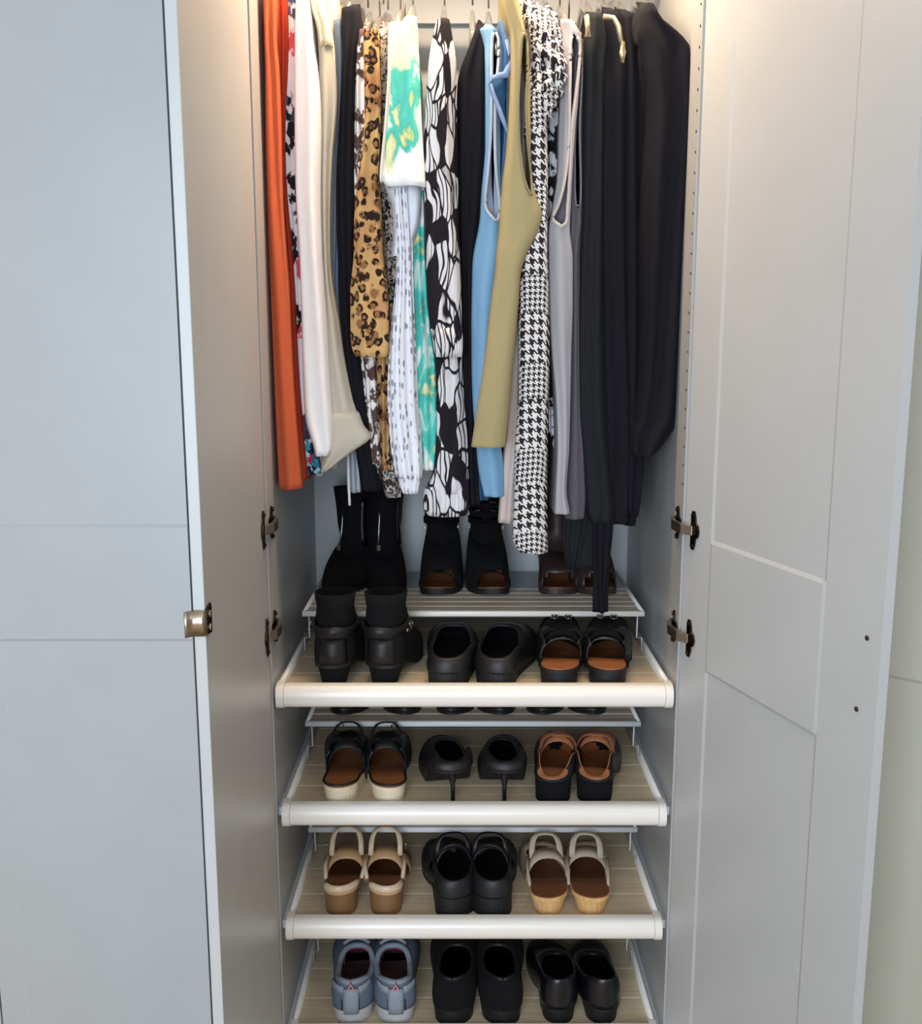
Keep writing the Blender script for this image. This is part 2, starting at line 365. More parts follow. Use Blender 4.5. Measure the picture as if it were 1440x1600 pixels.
# ------------------------------------------------------------------ pull-out shoe trays
BAR = [.918, .691, .464, .237]; FLZ = [z + .006 for z in BAR]
LIPZ = [z + .0975 for z in BAR]; RY0, RY1 = .202, .54
tray_lab = ['topmost pull-out shoe tray with black ankle boots, clogs and buckled mules', 'second pull-out shoe tray from the top, holding stilettos in its middle',
            'third pull-out shoe tray from the top, with tan sandals at its left', 'lowest pull-out shoe tray, holding grey sneakers, mostly cut by the photo edge']
trays = []
for i, z in enumerate(BAR):
    t = root('pull_out_shoe_tray', (0, .25, z - .02), tray_lab[i], 'shoe tray', 'pull-out shoe trays'); trays.append(t)
    xo = .348 if i else .352
    m = MB(); pr = []
    for k in range(13):
        a = R(-90 - 180 * k / 12); pr.append((.012 + .016 * math.cos(a) * (1 if True else 1), z + .0205 * math.sin(a)))
    pr += [(.022, z + .0205), (.022, z - .0205)]
    m.rings([[(x, y, zz) for y, zz in pr] for x in (-xo + .014, xo - .014)]); m.obj('front_bar', TRAYW, t, world=True, sm=True).modifiers.new('e', 'EDGE_SPLIT')
    for s in (-1, 1):
        m = MB(); pc = []
        for k in range(17):
            a = R(-90 - 180 * k / 16); pc.append((.012 + .018 * math.cos(a), z + .0222 * math.sin(a)))
        pc += [(.03, z + .0222), (.03, z - .0222)]
        m.rings([[(s * x, y, zz) for y, zz in pc] for x in (xo - .0135, xo - .004, xo)]); m.obj('end_cap', TRAYW, t, world=True, sm=True).modifiers.new('e', 'EDGE_SPLIT')
        x0, x1 = sorted((s * (xo - .010), s * (xo - .001)))
        m = MB(); round_box(m, x0, x1, .03, .50, z - .012, z + .021, .003, 3, 'y'); m.obj('side_rail', TRAYW, t, world=True)
        x0, x1 = sorted((s * (xo + .0), s * .3568)); box('slide', LIPM, t, x0, x1, .02, .48, z - .006, z + .010, world=True)
        # wire bracket carrying the raised rear shelf
        xb = s * .323; m = MB()
        m.tube([(xb, .215, z + .090), (xb, .215, z + .045), (xb - -s * .010, .215, z + .045), (xb + s * .010, .215, z + .018)], .0016, 6)
        m.obj('bracket', LIPM, t, world=True); m = MB()
        m.tube([(xb, .44, z + .090), (xb, .44, z + .045), (xb + s * .010, .44, z + .045), (xb + s * .010, .44, z + .018)], .0016, 6)
        m.obj('bracket', LIPM, t, world=True)
    nb = 5
    for k in range(nb):
        y0 = .022 + k * .0945; m = MB(); round_box(m, -xo + .0102, xo - .0102, y0, y0 + .0940, z - .006, z + .006, .002, 2, 'x'); m.obj('board', BOARD, t, world=True, sm=False)
    # raised rear shelf : lip, slats and end cheeks
    lz = LIPZ[i]
    m = MB(); round_box(m, -.334, .334, RY0 - .004, RY0 + .010, lz - .006, lz + .0055, .0035, 4, 'x'); m.obj('shelf_lip', LIPM if i else TRAYW, t, world=True)
    for k in range(5):
        y0 = RY0 + .012 + k * .034; m = MB(); round_box(m, -.326, .326, y0, y0 + .030, lz - .006, lz + .003, .0025, 2, 'x')
        m.obj('slat', SLAT, t, world=True, sm=False)
    box('shelf_plate', BACKW, t, -.326, .326, RY0 + .183, RY1, lz - .004, lz + .003, world=True)
    for s in (-1, 1):
        x0, x1 = sorted((s * .326, s * .334)); m = MB(); round_box(m, x0, x1, RY0, RY1, lz - .006, lz + .006, .003, 3, 'y'); m.obj('shelf_cheek', TRAYW, t, world=True)
SHZ = [z + .003 for z in LIPZ]

# ------------------------------------------------------------------ shoes (local frame: heel at y=0, toe towards +y, floor z=0)
class Shoe:
    def __init__(s, L=.235, W=.041, Wh=.029, hh=.06, plat=.006, tp=.55, side=1, curve=.010, hlen=.24, ball=.66):
        s.L, s.W, s.Wh, s.hh, s.plat, s.tp, s.side, s.curve, s.hlen, s.ball = L, W, Wh, hh, plat, tp, side, curve, hlen, ball
    def hw(s, t, k=1.0):
        t = max(0, min(1, t))
        if t < .14: w = s.Wh * math.sqrt(max(0, 1 - ((.14 - t) / .14) ** 2))
        elif t < .68: w = lerp(s.Wh, s.W, smooth((t - .2) / .48)) if t > .2 else s.Wh
        else: w = s.W * max(0, 1 - ((t - .68) / .32) ** 2) ** s.tp
        return w * k
    def cx(s, t): return s.side * s.curve * (math.sin(math.pi * min(1, max(0, t))) - .9 * max(0, t - .6)) * -1
    def fb(s, t):
        t = max(0, min(1, t))
        return s.plat + (s.hh - s.plat) * (1 - smooth((t - .16) / (s.ball - .16))) + .006 * max(0, (t - .8) / .2) ** 2
    def ts(s, n=26, a=0, b=1): return [a + (b - a) * (.5 - .5 * math.cos(math.pi * k / n)) for k in range(n + 1)]
    def slab(s, parent, name, mat, z_up, thick, k=1.0, a=0.0, b=1.0, zbot=None, n=26, kb=None):
        m = MB(); rs = []
        for t in s.ts(n, a, b):
            w = max(s.hw(t, k), .0006); z1 = s.fb(t) + z_up; z0 = z1 - thick if zbot is None else max(zbot(t), 0)
            w0 = w * (kb if kb else 1); c = s.cx(t); y = t * s.L
            rs.append([(c - w, y, z1), (c, y, z1), (c + w, y, z1), (c + w0, y, z0), (c, y, z0), (c - w0, y, z0)])
        m.rings(rs); o = m.obj(name, mat, parent, sm=False); return o
    def heel(s, parent, name, mat, tH=.24, k1=.95, k0=.8, zt=None, pw=1.0, n=7, shift=0.0, toplift=None, y0=.004, drop=.004):
        """block from the footbed down to the floor"""
        def loop(k, z, dy, ky):
            pts = []
            for j in range(15):
                t = tH * (.5 - .5 * math.cos(math.pi * j / 14)); pts.append((t, 1))
            prof = [(s.hw(t) , t * s.L) for t, _ in pts]
            o = [(s.cx(0.1) + k * w, y0 + dy + y * ky, z) for w, y in prof] + [(s.cx(0.1) - k * w, y0 + dy + y * ky, z) for w, y in reversed(prof[1:])]
            return o
        m = MB(); rs = []; hz = s.hh - drop
        for j in range(n + 1):
            u = j / n; k = lerp(k1, k0, u ** pw); z = lerp(hz, 0, u) if j else hz
            rs.append(loop(k, z, shift * u ** pw, lerp(1, k0 / k1, u ** pw) if pw != 1 else lerp(1, min(1, k0 / k1 + .05), u)))
        m.rings(rs); o = m.obj(name, mat, parent, sm=True); o.modifiers.new('e', 'EDGE_SPLIT').split_angle = R(50)
        return o
    def upper(s, parent, name, mat, op=(.03, .55), wo=.8, hb=.055, hs=.035, hv=.045, n=26, nv=9, lift=.0, thick=.0022, tcut=None, tback=None, k=1.02, extra=None, vshape=1.0, flare=0.0, topk=1.0, hole=None):
        """surface from the sole outline up to the rim of the foot opening"""
        T = s.ts(n); path = [(t, 1) for t in T] + [(t, -1) for t in reversed(T[1:-1])]
        rows = []
        for v in range(nv + 1):
            u = v / nv; a = 1 - math.cos(u * math.pi / 2); b = math.sin(u * math.pi / 2); row = []
            for t, sd in path:
                w = s.hw(t, k); x0, y0, z0 = s.cx(t) + sd * w, t * s.L, s.fb(t) + lift
                q = op[0] + (op[1] - op[0]) * t
                ww = s.hw(max(q, .09)) * wo * max(0, 1 - abs(2 * t - 1) ** 2.6) ** .5
                x1 = s.cx(q) + sd * ww; y1 = q * s.L
                hz = lerp(hb, hs, smooth(t / .35)) if t < .5 else lerp(hs, hv, smooth((t - .6) / .4) ** vshape)
                z1 = s.fb(q) + hz
                bulge = flare * math.sin(u * math.pi) * sd * w / s.W
                row.append(Vector((lerp(x0, x1, a) + bulge, lerp(y0, y1, a), lerp(z0, z1, b))))
            rows.append(row)
        if extra:
            for (cy, rx, ry, z, tilt) in extra:
                row = []
                for t, sd in path:
                    th = math.pi * t
                    yy = cy - ry * math.cos(th); row.append(Vector((s.cx(.2) + sd * rx * abs(math.sin(th)) ** .85, yy, z + tilt * math.cos(th))))
                rows.append(row)
        N = len(path); m = MB(); fs = []
        for j in range(len(rows) - 1):
            for i in range(N):
                t = path[i][0]; u = j / nv
                if tcut and t > tcut(u): continue
                if tback and t < tback(u): continue
                if hole and hole(t, path[i][1], u): continue
                fs.append((j*N+i, j*N+(i+1) % N, (j+1)*N+(i+1) % N, (j+1)*N+i))
        m.add([p for r in rows for p in r], fs)
        o = m.obj(name, mat, parent, thick=thick, weld=True); s.rim = rows[nv]; s.rows = rows; return o
    def strap(s, parent, name, mat, ta, tb, wd, hgt, z0=0.0, k=1.02, th=.0022, n=14, arch=1.0, za=None, tm=None):
        """band over the foot from the left edge at ta to the right edge at tb"""
        vs = []
        for i in range(n + 1):
            a = math.pi * i / n; u = i / n
            t = lerp(ta, tb, u) if tm is None else (lerp(lerp(ta, tm, u), lerp(tm, tb, u), u))
            w = s.hw(t, k); x = s.cx(t) - w * math.copysign(abs(math.cos(a)) ** .8, math.cos(a)) ; z = s.fb(t) + z0 + hgt * math.sin(a) ** arch
            for d in (-wd / 2, wd / 2): vs.append(Vector((x, t * s.L + d, z + (d / wd) * .25 * wd)))
        f = [(2*i, 2*i+1, 2*i+3, 2*i+2) for i in range(n)]
        return obj(name, vs, f, mat, parent, thick=th)
    def collar(s, parent, name, mat, t, ztop, wd, lean=0.0, open_front=True, th=.002, k=1.0, back=-.004):
        """strap from both sides at t round behind the heel at height ztop"""
        vs = []; n = 18
        for i in range(n + 1):
            a = math.pi * i / n; w = s.hw(t, k)
            x = s.cx(t) - w * math.cos(a); y = t * s.L - (t * s.L - back) * math.sin(a) ** .9
            z = s.fb(t) + .006 + (ztop - .006) * math.sin(a) ** .7
            vs += [Vector((x, y, z)), Vector((x, y + lean, z + wd))]
        return obj(name, vs, [(2*i, 2*i+1, 2*i+3, 2*i+2) for i in range(n)], mat, parent, thick=th)
def arch(parent, name, mat, c, hw, y0, z0, y1, z1, r, flat=.4, p=.55):
    m = MB(); pts = []
    for i in range(17):
        a = math.pi * i / 16; q = math.sin(a) ** p
        pts.append((c - hw * math.copysign(abs(math.cos(a)) ** .7, math.cos(a)), lerp(y0, y1, q), lerp(z0, z1, q)))
    m.tube(pts, r, 8, flat=flat); return m.obj(name, mat, parent)
def tube_rim(parent, name, mat, pts, r=.0014, closed=True):
    m = MB(); pts = list(pts)
    if closed: pts = pts + [pts[0]]
    m.tube(pts, r, 6); return m.obj(name, mat, parent)
def small_box(parent, name, mat, c, sx, sy, sz, bev=.0006):
    m = MB(); m.box(c[0]-sx/2, c[0]+sx/2, c[1]-sy/2, c[1]+sy/2, c[2]-sz/2, c[2]+sz/2); return m.obj(name, mat, parent, sm=False, bevel=bev)
def pair(name, build, xs, Y, z, cat, labels, group=None, rz=(0, 0)):
    for i in (0, 1):
        r = root(name, (xs[i], Y, z), labels[i], cat, group, rz[i]); build(r, -1 if i == 0 else 1)

# --- builders
def boot_heeled(r, sd):
    s = Shoe(L=.235, W=.043, Wh=.034, hh=.042, plat=.008, tp=.6, side=sd)
    s.slab(r, 'outsole', BLKR, 0, .006, 1.05); s.heel(r, 'heel', BLKS, .26, .98, .62, pw=.8, y0=.004)
    s.upper(r, 'upper', BLKS, op=(.02, .60), wo=.85, hb=.062, hs=.062, hv=.060, extra=[(.062, .036, .060, .118, .0), (.060, .033, .054, .138, .004), (.060, .037, .058, .165, .006)], flare=.003)
    for sg in (-1, 1):
        pass
    # smooth leather band round the back of the ankle, with a buckle on the outside
    vs = []; n = 26
    for i in range(n + 1):
        a = R(-150 + 300 * i / n)
        for zz in (.092, .112): vs.append(Vector((s.cx(.2) + .0385 * math.sin(a), .058 - .064 * math.cos(a), zz + .003 * math.cos(3 * a))))
    obj('ankle_strap', BLKG, r and vs and None, sm=True) if False else obj('ankle_strap', vs, [(2*i, 2*i+1, 2*i+3, 2*i+2) for i in range(n)], BLK, r, thick=.003)
    vs = []
    for i in range(9):
        a = R(-42 + 84 * i / 8)
        for k, zz in enumerate((.046, .062, .078, .090)): vs.append(Vector((s.cx(.1) + (.0385 - .001 * k) * math.sin(a), .056 - (.0605 + (.002, .003, .001, -.001)[k]) * math.cos(a), zz)))
    obj('heel_counter', vs, [(4*i+k, 4*i+k+1, 4*i+4+k+1, 4*i+4+k) for i in range(8) for k in range(3)], BLK, r, thick=.002)
    m = MB(); x = sd * .040
    for a0 in range(1):
        m.tube([(x, .048, .096), (x, .048, .110), (x, .062, .110), (x, .062, .096), (x, .048, .096)], .0016, 6)
    m.obj('buckle', CHROME, r)
    for q in (.030, .074): small_box(r, 'stud', CHROME, (x, q, .102), .004, .005, .005)
def boot_zip(r, sd):
    s = Shoe(L=.212, W=.040, Wh=.032, hh=.045, plat=.008, tp=.6, side=sd)
    s.slab(r, 'outsole', BLKR, 0, .006, 1.05); s.heel(r, 'heel', BLKR, .25, .98, .78)
    s.upper(r, 'upper', BLKS, op=(.02, .58), wo=.85, hb=.06, hs=.06, hv=.055, extra=[(.060, .038, .060, .130, 0), (.060, .040, .062, .165, .0), (.060, .046, .066, .208, -.008)], flare=.002)
    x = sd * -.0352
    for xs_, nm in ((-.0365, 'elastic_gusset'),):
        vs = []
        for j in range(7):
            z = .085 + .105 * j / 6; rx = interp([(.08, .042), (.13, .0385), (.165, .0405), (.20, .0455)], z)[0] + .0014
            for yy in (.098 - .0 * j, .110): 
                ang = math.acos(max(-1, min(1, (yy - .060) / .062))); vs.append(Vector((s.cx(.2) + -1 * rx * abs(math.sin(ang)) ** .85 * 1.0, yy, z)))
        obj(nm, vs, [(2*i, 2*i+1, 2*i+3, 2*i+2) for i in range(6)], BLKG, r, thick=.002)
    m = MB(); m.tube([(s.cx(.2) + .012, .1215, .200), (s.cx(.2) + .013, .118, .160), (s.cx(.2) + .014, .122, .118), (s.cx(.2) + .016, .130, .092)], .0028, 6); m.obj('zip', ZIPM, r)
    small_box(r, 'zip_pull', CHROME, (s.cx(.2) + .016, .135, .086), .008, .004, .012)
def clog(r, sd):
    s = Shoe(L=.232, W=.048, Wh=.037, hh=.026, plat=.014, tp=.5, side=sd)
    s.slab(r, 'outsole', BLKR, 0, .01, 1.04, zbot=lambda t: .0 if t < .98 else .004, kb=.95); s.slab(r, 'insole', INNER, .002, .003, .93)
    s.upper(r, 'upper', BLK, op=(.04, .54), wo=.88, hb=.026, hs=.034, hv=.064, thick=.004, flare=.003)
    for sg in (-1, 1): small_box(r, 'stud', CHROME, (s.cx(.36) + sg * .0395, .36 * s.L, s.fb(.36) + .022), .004, .005, .005)
def mule_buckle(r, sd):
    s = Shoe(L=.230, W=.045, Wh=.035, hh=.034, plat=.012, tp=.45, side=sd)
    s.slab(r, 'outsole', BLKR, 0, .008, 1.04); s.heel(r, 'heel', BLKR, .27, 1.0, .93); s.slab(r, 'insole', TANI, .0025, .003, .97)
    s.upper(r, 'upper', BLK, op=(.14, .46), wo=.94, hb=.02, hs=.044, hv=.058, thick=.003, tback=lambda u: .22 - .04 * u, flare=.002)
    s.strap(r, 'strap', BLKG, .34, .36, .014, .044, k=1.06, th=.003)
    s.strap(r, 'cross_strap', BLKS, .48, .50, .056, .064, k=1.04, th=.003)
    s.strap(r, 'cross_strap', BLKS, .70, .71, .036, .074, k=1.02, th=.003)
    for sg in (-1, 1):
        m = MB(); c = Vector((s.cx(.6) + sg * .013, .66 * s.L, s.fb(.66) + .078)); a = .0055
        m.tube([c + Vector((-a, -a, -.002)), c + Vector((a, -a, -.002)), c + Vector((a, a, .001)), c + Vector((-a, a, .001)), c + Vector((-a, -a, -.002))], .0015, 6); m.obj('buckle', CHROME, r)
def gladiator(r, sd):
    s = Shoe(L=.212, W=.042, Wh=.033, hh=.055, plat=.012, tp=.4, side=sd)
    s.slab(r, 'outsole', BLKR, 0, .012, 1.05); s.heel(r, 'heel', BLKR, .27, 1.0, .9); s.slab(r, 'insole', BRNI, .0025, .003, .97)
    s.upper(r, 'upper', BLKS, op=(.02, .52), wo=.9, hb=.080, hs=.070, hv=.070, thick=.003, tcut=lambda u: .88 + 2 * max(0, u - .2), extra=[(.062, .036, .056, .138, 0)])
    for k, (t, hgt) in enumerate(((.88, .034), (.78, .046), (.68, .056), (.60, .066), (.52, .080), (.44, .098))): s.strap(r, 'strap', BLKS, t, t, .011, hgt, k=1.08, th=.003)
    vs = []
    for j in range(8):
        t = lerp(.86, .40, j / 7); z = s.fb(t) + lerp(.030, .096, j / 7) + .002
        for sg in (-1, 1): vs.append(Vector((s.cx(t) + sg * .011, t * s.L, z)))
    obj('centre_band', vs, [(2*i, 2*i+1, 2*i+3, 2*i+2) for i in range(7)], BLKS, r, thick=.003)
    for (z, rx, ry) in ((.135, .038, .052), (.153, .037, .051), (.172, .037, .050)):
        vs = []
        for i in range(25):
            a = 2 * math.pi * i / 24
            for d in (-.006, .006): vs.append(Vector((s.cx(.2) + rx * math.cos(a), .052 + ry * math.sin(a), z + d)))
        obj('ankle_strap', vs, [(2*i, 2*i+1, 2*i+3, 2*i+2) for i in range(24)], BLKS, r, thick=.003)
    obj('heel_band', [(s.cx(.2) - .010, .0, .09), (s.cx(.2) + .010, .0, .09), (s.cx(.2) - .010, .003, .178), (s.cx(.2) + .010, .003, .178)], [(0, 1, 3, 2)], BLKS, r, thick=.003)
    obj('front_band', [(s.cx(.4) - .010, .093, .12), (s.cx(.4) + .010, .093, .12), (s.cx(.2) - .010, .101, .178), (s.cx(.2) + .010, .101, .178)], [(0, 1, 3, 2)], BLKS, r, thick=.003)
    for z in (.118, .150):
        for sg in (-1, 1): small_box(r, 'buckle', CHROME, (s.cx(.2) + sg * .0365, .062, z), .004, .008, .009)
def bootie_open(r, sd):
    s = Shoe(L=.212, W=.043, Wh=.033, hh=.055, plat=.012, tp=.4, side=sd)
    s.slab(r, 'outsole', BRNB, 0, .012, 1.05); s.heel(r, 'heel', BRNB, .27, 1.0, .9); s.slab(r, 'insole', BRNI, .0025, .003, .97)
    s.upper(r, 'upper', BRNB, op=(.02, .55), wo=.88, hb=.06, hs=.06, hv=.058, tcut=lambda u: .90 + 2 * max(0, u - .2), extra=[(.060, .034, .056, .125, 0), (.058, .034, .054, .155, .0), (.058, .036, .056, .180, -.004)], thick=.003)
def sandal_wedge(r, sd):
    s = Shoe(L=.232, W=.044, Wh=.032, hh=.037, plat=.016, tp=.5, side=sd)
    s.slab(r, 'wedge_heel', CREAMW, -.003, 0, 1.02, zbot=lambda t: 0.0, kb=.86, b=.99); s.slab(r, 'insole', TANI, .0015, .004, 1.0)
    s.upper(r, 'upper', BLK, op=(.20, .44), wo=.84, hb=.03, hs=.050, hv=.062, thick=.0025, tback=lambda u: .24 + .06 * (1 - u), tcut=lambda u: .90 + .3 * max(0, u - .35), flare=.003)
    s.strap(r, 'instep_strap', BLK, .43, .43, .050, .062, k=1.0, th=.003)
    tube_rim(r, 'insole_binding', BLK, [Vector((s.cx(t) + g * s.hw(t, 1.02), t * s.L, s.fb(t) + .002)) for t, g in [(x, 1) for x in s.ts(14, 0, .42)][::-1] + [(x, -1) for x in s.ts(14, 0, .42)[1:]]], .0022, False)
    m = MB(); c = Vector((sd * .006, .150, .096)); a = .005
    m.tube([c + Vector((-a, 0, -a)), c + Vector((a, 0, -a)), c + Vector((a, .002, a)), c + Vector((-a, .002, a)), c + Vector((-a, 0, -a))], .0014, 6); m.obj('buckle', CHROME, r)
    arch(r, 'ankle_strap', BLK, s.cx(.4), .029, .11, .060, .150, .102, .0035)
def stiletto(r, sd):
    s = Shoe(L=.215, W=.045, Wh=.037, hh=.066, plat=.004, tp=.62, side=sd, ball=.52, curve=.006)
    s.slab(r, 'outsole', BLKR, 0, .004, 1.0)
    m = MB(); rs = []
    for j in range(12):
        u = j / 11; z = lerp(.066, 0, u); k = lerp(.026, .0042, min(1, u * 2.2) ** .55) if u < .45 else lerp(.0045, .0038, (u - .45) / .55)
        cy = lerp(.026, .014, min(1, u * 2)); rs.append([(s.cx(.08) + k * math.cos(a), cy + k * .9 * math.sin(a), z) for a in [2 * math.pi * q / 14 for q in range(14)]])
    m.rings(rs); m.obj('stiletto_heel', BLKG, r)
    s.slab(r, 'insole', INNER, .002, .002, .94)
    s.upper(r, 'upper', BLK, op=(.05, .58), wo=.84, hb=.016, hs=.030, hv=.072, thick=.0022, flare=.004)
def mule_tan(r, sd):
    s = Shoe(L=.230, W=.045, Wh=.034, hh=.050, plat=.005, tp=.65, side=sd, ball=.70)
    s.slab(r, 'outsole', BLKR, 0, .004, 1.03); s.heel(r, 'heel', BLKS, .25, 1.0, .94); s.slab(r, 'insole', TANI, .0025, .003, .98)
    s.upper(r, 'upper', BLK, op=(.03, .62), wo=.94, hb=.003, hs=.030, hv=.068, thick=.002, flare=.003)
    s.upper(r, 'lining', TANL, op=(.035, .61), wo=.90, hb=.004, hs=.032, hv=.070, thick=.0015, k=.965, lift=.001, flare=.003)
    s.strap(r, 'rim_lining', TANL, .62, .62, .034, .070, k=.93, th=.002)
def sandal_nude(r, sd):
    s = Shoe(L=.230, W=.042, Wh=.032, hh=.052, plat=.006, tp=.45, side=sd, ball=.70)
    s.slab(r, 'outsole', NUDE, 0, .006, 1.03); s.heel(r, 'heel', BRHEEL, .27, 1.02, .92); s.slab(r, 'insole', BRNI, .0025, .003, .97)
    s.upper(r, 'heel_rim', NUDEB, op=(.02, .4), wo=.98, hb=.010, hs=.008, hv=.006, thick=.003, tcut=lambda u: .16)
    s.strap(r, 'vamp_strap', NUDE, .46, .44, .036, .052, k=1.06, th=.003)
    s.strap(r, 'toe_strap', NUDE, .74, .72, .024, .040, k=1.06, th=.003)
    for g in (-1, 1):
        m = MB(); m.tube([(s.cx(.25) + g * s.hw(.22) * 1.05, .22 * s.L, s.fb(.22)), (s.cx(.35) + g * s.hw(.35) * 1.12, .33 * s.L, s.fb(.35) + .026), (s.cx(.45) + g * s.hw(.45), .46 * s.L, s.fb(.45) + .044)], [.004, .004, .005], 6, flat=.35); m.obj('side_strap', NUDEB, r)
    arch(r, 'ankle_strap', NUDEB, s.cx(.4), .029, .46 * s.L, s.fb(.45) + .042, .138, .112, .0055)
    small_box(r, 'buckle', NICKEL, (sd * .030, .128, .078), .003, .010, .012)
def sandal_black(r, sd):
    s = Shoe(L=.232, W=.047, Wh=.037, hh=.038, plat=.010, tp=.5, side=sd)
    s.slab(r, 'outsole', BLKR, 0, .010, 1.04, zbot=lambda t: 0 if t < .3 else s.fb(t) - .010); s.heel(r, 'heel', BLKR, .28, 1.02, .92); s.slab(r, 'insole', INNER, .0025, .003, .97)
    s.upper(r, 'upper', BLK, op=(.03, .58), wo=.93, hb=.034, hs=.042, hv=.062, thick=.003, flare=.002, tcut=lambda u: .90 + .3 * max(0, u - .3), hole=lambda t, g, u: .32 < t < .52 and .25 < u < .75)
    s.strap(r, 'instep_strap', BLK, .42, .30, .012, .078, k=1.02, th=.003)
    s.strap(r, 'cross_strap', BLK, .30, .48, .010, .070, k=1.04, th=.003)
    arch(r, 'ankle_strap', BLK, s.cx(.4), .031, .085, .078, .102, .118, .0055)
def mule_wood(r, sd):
    s = Shoe(L=.232, W=.041, Wh=.035, hh=.040, plat=.008, tp=.45, side=sd, ball=.70)
    s.slab(r, 'outsole', WOODH, 0, .008, 1.03); s.heel(r, 'heel', WOODH, .30, 1.04, .70); s.slab(r, 'insole', BRNI, .0025, .003, .99)
    s.strap(r, 'vamp_strap', PINKB, .46, .44 if sd < 0 else .60, .026, .052, k=1.05, th=.003)
    s.upper(r, 'toe_upper', PINKB, op=(.45, .72), wo=.88, hb=.03, hs=.045, hv=.050, thick=.003, tback=lambda u: .50, tcut=lambda u: .92 + .2 * max(0, u - .3))
    for g in (-1, 1):
        m = MB(); m.tube([(s.cx(.25) + g * s.hw(.2) * 1.06, .20 * s.L, s.fb(.2)), (s.cx(.35) + g * s.hw(.35) * 1.10, .33 * s.L, s.fb(.35) + .020), (s.cx(.45) + g * s.hw(.45) * 1.04, .47 * s.L, s.fb(.45) + .042)], [.003, .003, .004], 6, flat=.35); m.obj('side_strap', PINKB, r)
    arch(r, 'ankle_strap', PINKB, s.cx(.5), .028, .112, .060, .140, .098, .0065)
def sneaker(r, sd):
    s = Shoe(L=.245, W=.046, Wh=.037, hh=.030, plat=.022, tp=.5, side=sd)
    s.slab(r, 'outsole', SNKS, .004, .01, 1.06, zbot=lambda t: .0 + .010 * max(0, (t - .85) / .15), kb=.9)
    s.slab(r, 'insole', SNKR, .004, .003, .92)
    s.upper(r, 'upper', SNK, op=(.03, .52), wo=.86, hb=.056, hs=.044, hv=.062, thick=.005, flare=.004, lift=.002)
    rim = list(s.rim); m = MB(); q = [p + Vector((0, 0, .001)) for p in rim] ; q.append(q[0]); m.tube(q, [.0058 if abs(i - 0) < 60 else .004 for i in range(len(q))], 8); m.obj('padded_collar', SNK2, r)
    s.upper(r, 'lining', SNKR, op=(.05, .50), wo=.80, hb=.052, hs=.040, hv=.056, thick=.001, k=.90, lift=.004)
    # heel overlays and pull loop
    vs = []
    for i in range(5):
        a = R(-16 + 8 * i)
        for z in (.016, .034, .052, .068): vs.append(Vector((s.cx(.05) + .052 * math.sin(a), .040 - (.0455 - .12 * max(0, z - .05)) * math.cos(a), z + .012)))
    obj('heel_tab', vs, [(4*i+k, 4*i+k+1, 4*i+5+k, 4*i+4+k) for i in range(4) for k in range(3)], SNK2, r, thick=.002)
    for g in (-1, 1):
        m = MB(); m.tube([(g * .0165, .0005, .034), (g * .0165, -.001, .056)], .0012, 6); m.obj('heel_stitch', BLKR, r)
        vs = []
        for i in range(6):
            a = R(22 + 11 * i)
            for z in (.066, .082): vs.append(Vector((s.cx(.05) + g * .0375 * math.sin(a), .038 - .0395 * math.cos(a), z)))
        obj('collar_panel', vs, [(2*i, 2*i+1, 2*i+3, 2*i+2) for i in range(5)], SNK2, r, thick=.003)
    m = MB(); c = s.cx(.05)
    m.tube([(c - .005, -.001, .066), (c - .006, -.004, .078), (c, -.003, .090), (c + .006, -.004, .078), (c + .005, -.001, .066)], .0022, 6); m.obj('pull_loop', PINK, r)
    # tongue and laces
    vs = []
    for j in range(6):
        t = lerp(.40, .60, j / 5); z = s.fb(.5) + lerp(.098, .066, j / 5)
        for k in range(7):
            x = (k - 3) / 3; vs.append(Vector((s.cx(t) + x * .026, t * s.L, z - .012 * x * x)))
    obj('tongue', vs, [(7*j+k, 7*j+k+1, 7*j+8+k, 7*j+7+k) for j in range(5) for k in range(6)], SNK2, r, thick=.006)
    for j in range(3): s.strap(r, 'lace', SNK2, .60 + .06 * j, .60 + .06 * j, .006, .066 - .006 * j, k=.62, th=.003, z0=.003)
def shoe_black(r, sd):
    s = Shoe(L=.24, W=.046, Wh=.038, hh=.032, plat=.022, tp=.45, side=sd)
    s.slab(r, 'outsole', BLKR, .004, .01, 1.05, zbot=lambda t: 0.0, kb=.92); s.slab(r, 'insole', INNER, .004, .003, .92)
    s.upper(r, 'upper', BLKS, op=(.03, .50), wo=.84, hb=.062, hs=.056, hv=.068, thick=.005, flare=.004)
    q = list(s.rim) + [s.rim[0]]; m = MB(); m.tube(q, .004, 8); m.obj('padded_collar', BLK, r)
    s.strap(r, 'instep_strap', BLK, .60, .60, .026, .068, k=.95, th=.004)
def flat_black(r, sd):
    s = Shoe(L=.235, W=.042, Wh=.034, hh=.034, plat=.006, tp=.55, side=sd)
    s.slab(r, 'outsole', BLKR, 0, .006, 1.02); s.heel(r, 'heel', BLKR, .26, .98, .88); s.slab(r, 'insole', INNER, .002, .003, .93)
    s.upper(r, 'upper', BLKG, op=(.03, .52), wo=.88, hb=.060, hs=.046, hv=.058, thick=.003, flare=.003)
def flat_plain(r, sd):
    s = Shoe(L=.225, W=.040, Wh=.031, hh=.014, plat=.005, tp=.6, side=sd)
    s.slab(r, 'outsole', BLKR, 0, .005, 1.02); s.slab(r, 'insole', INNER, .002, .003, .93)
    s.upper(r, 'upper', BLK, op=(.03, .62), wo=.9, hb=.05, hs=.032, hv=.036, thick=.0025)

def X2(a, b, tray, dy=.035, rear=False):
    Y = dy; z = FLZ[tray] if not rear else SHZ[tray]
    return (XZ(a, Y, z), XZ(b, Y, z))
yh = .034
G1 = 'shoe pairs on the pull-out trays'
def LR(txt, where): return [f'left {txt}, {where}', f'right {txt}, {where}']
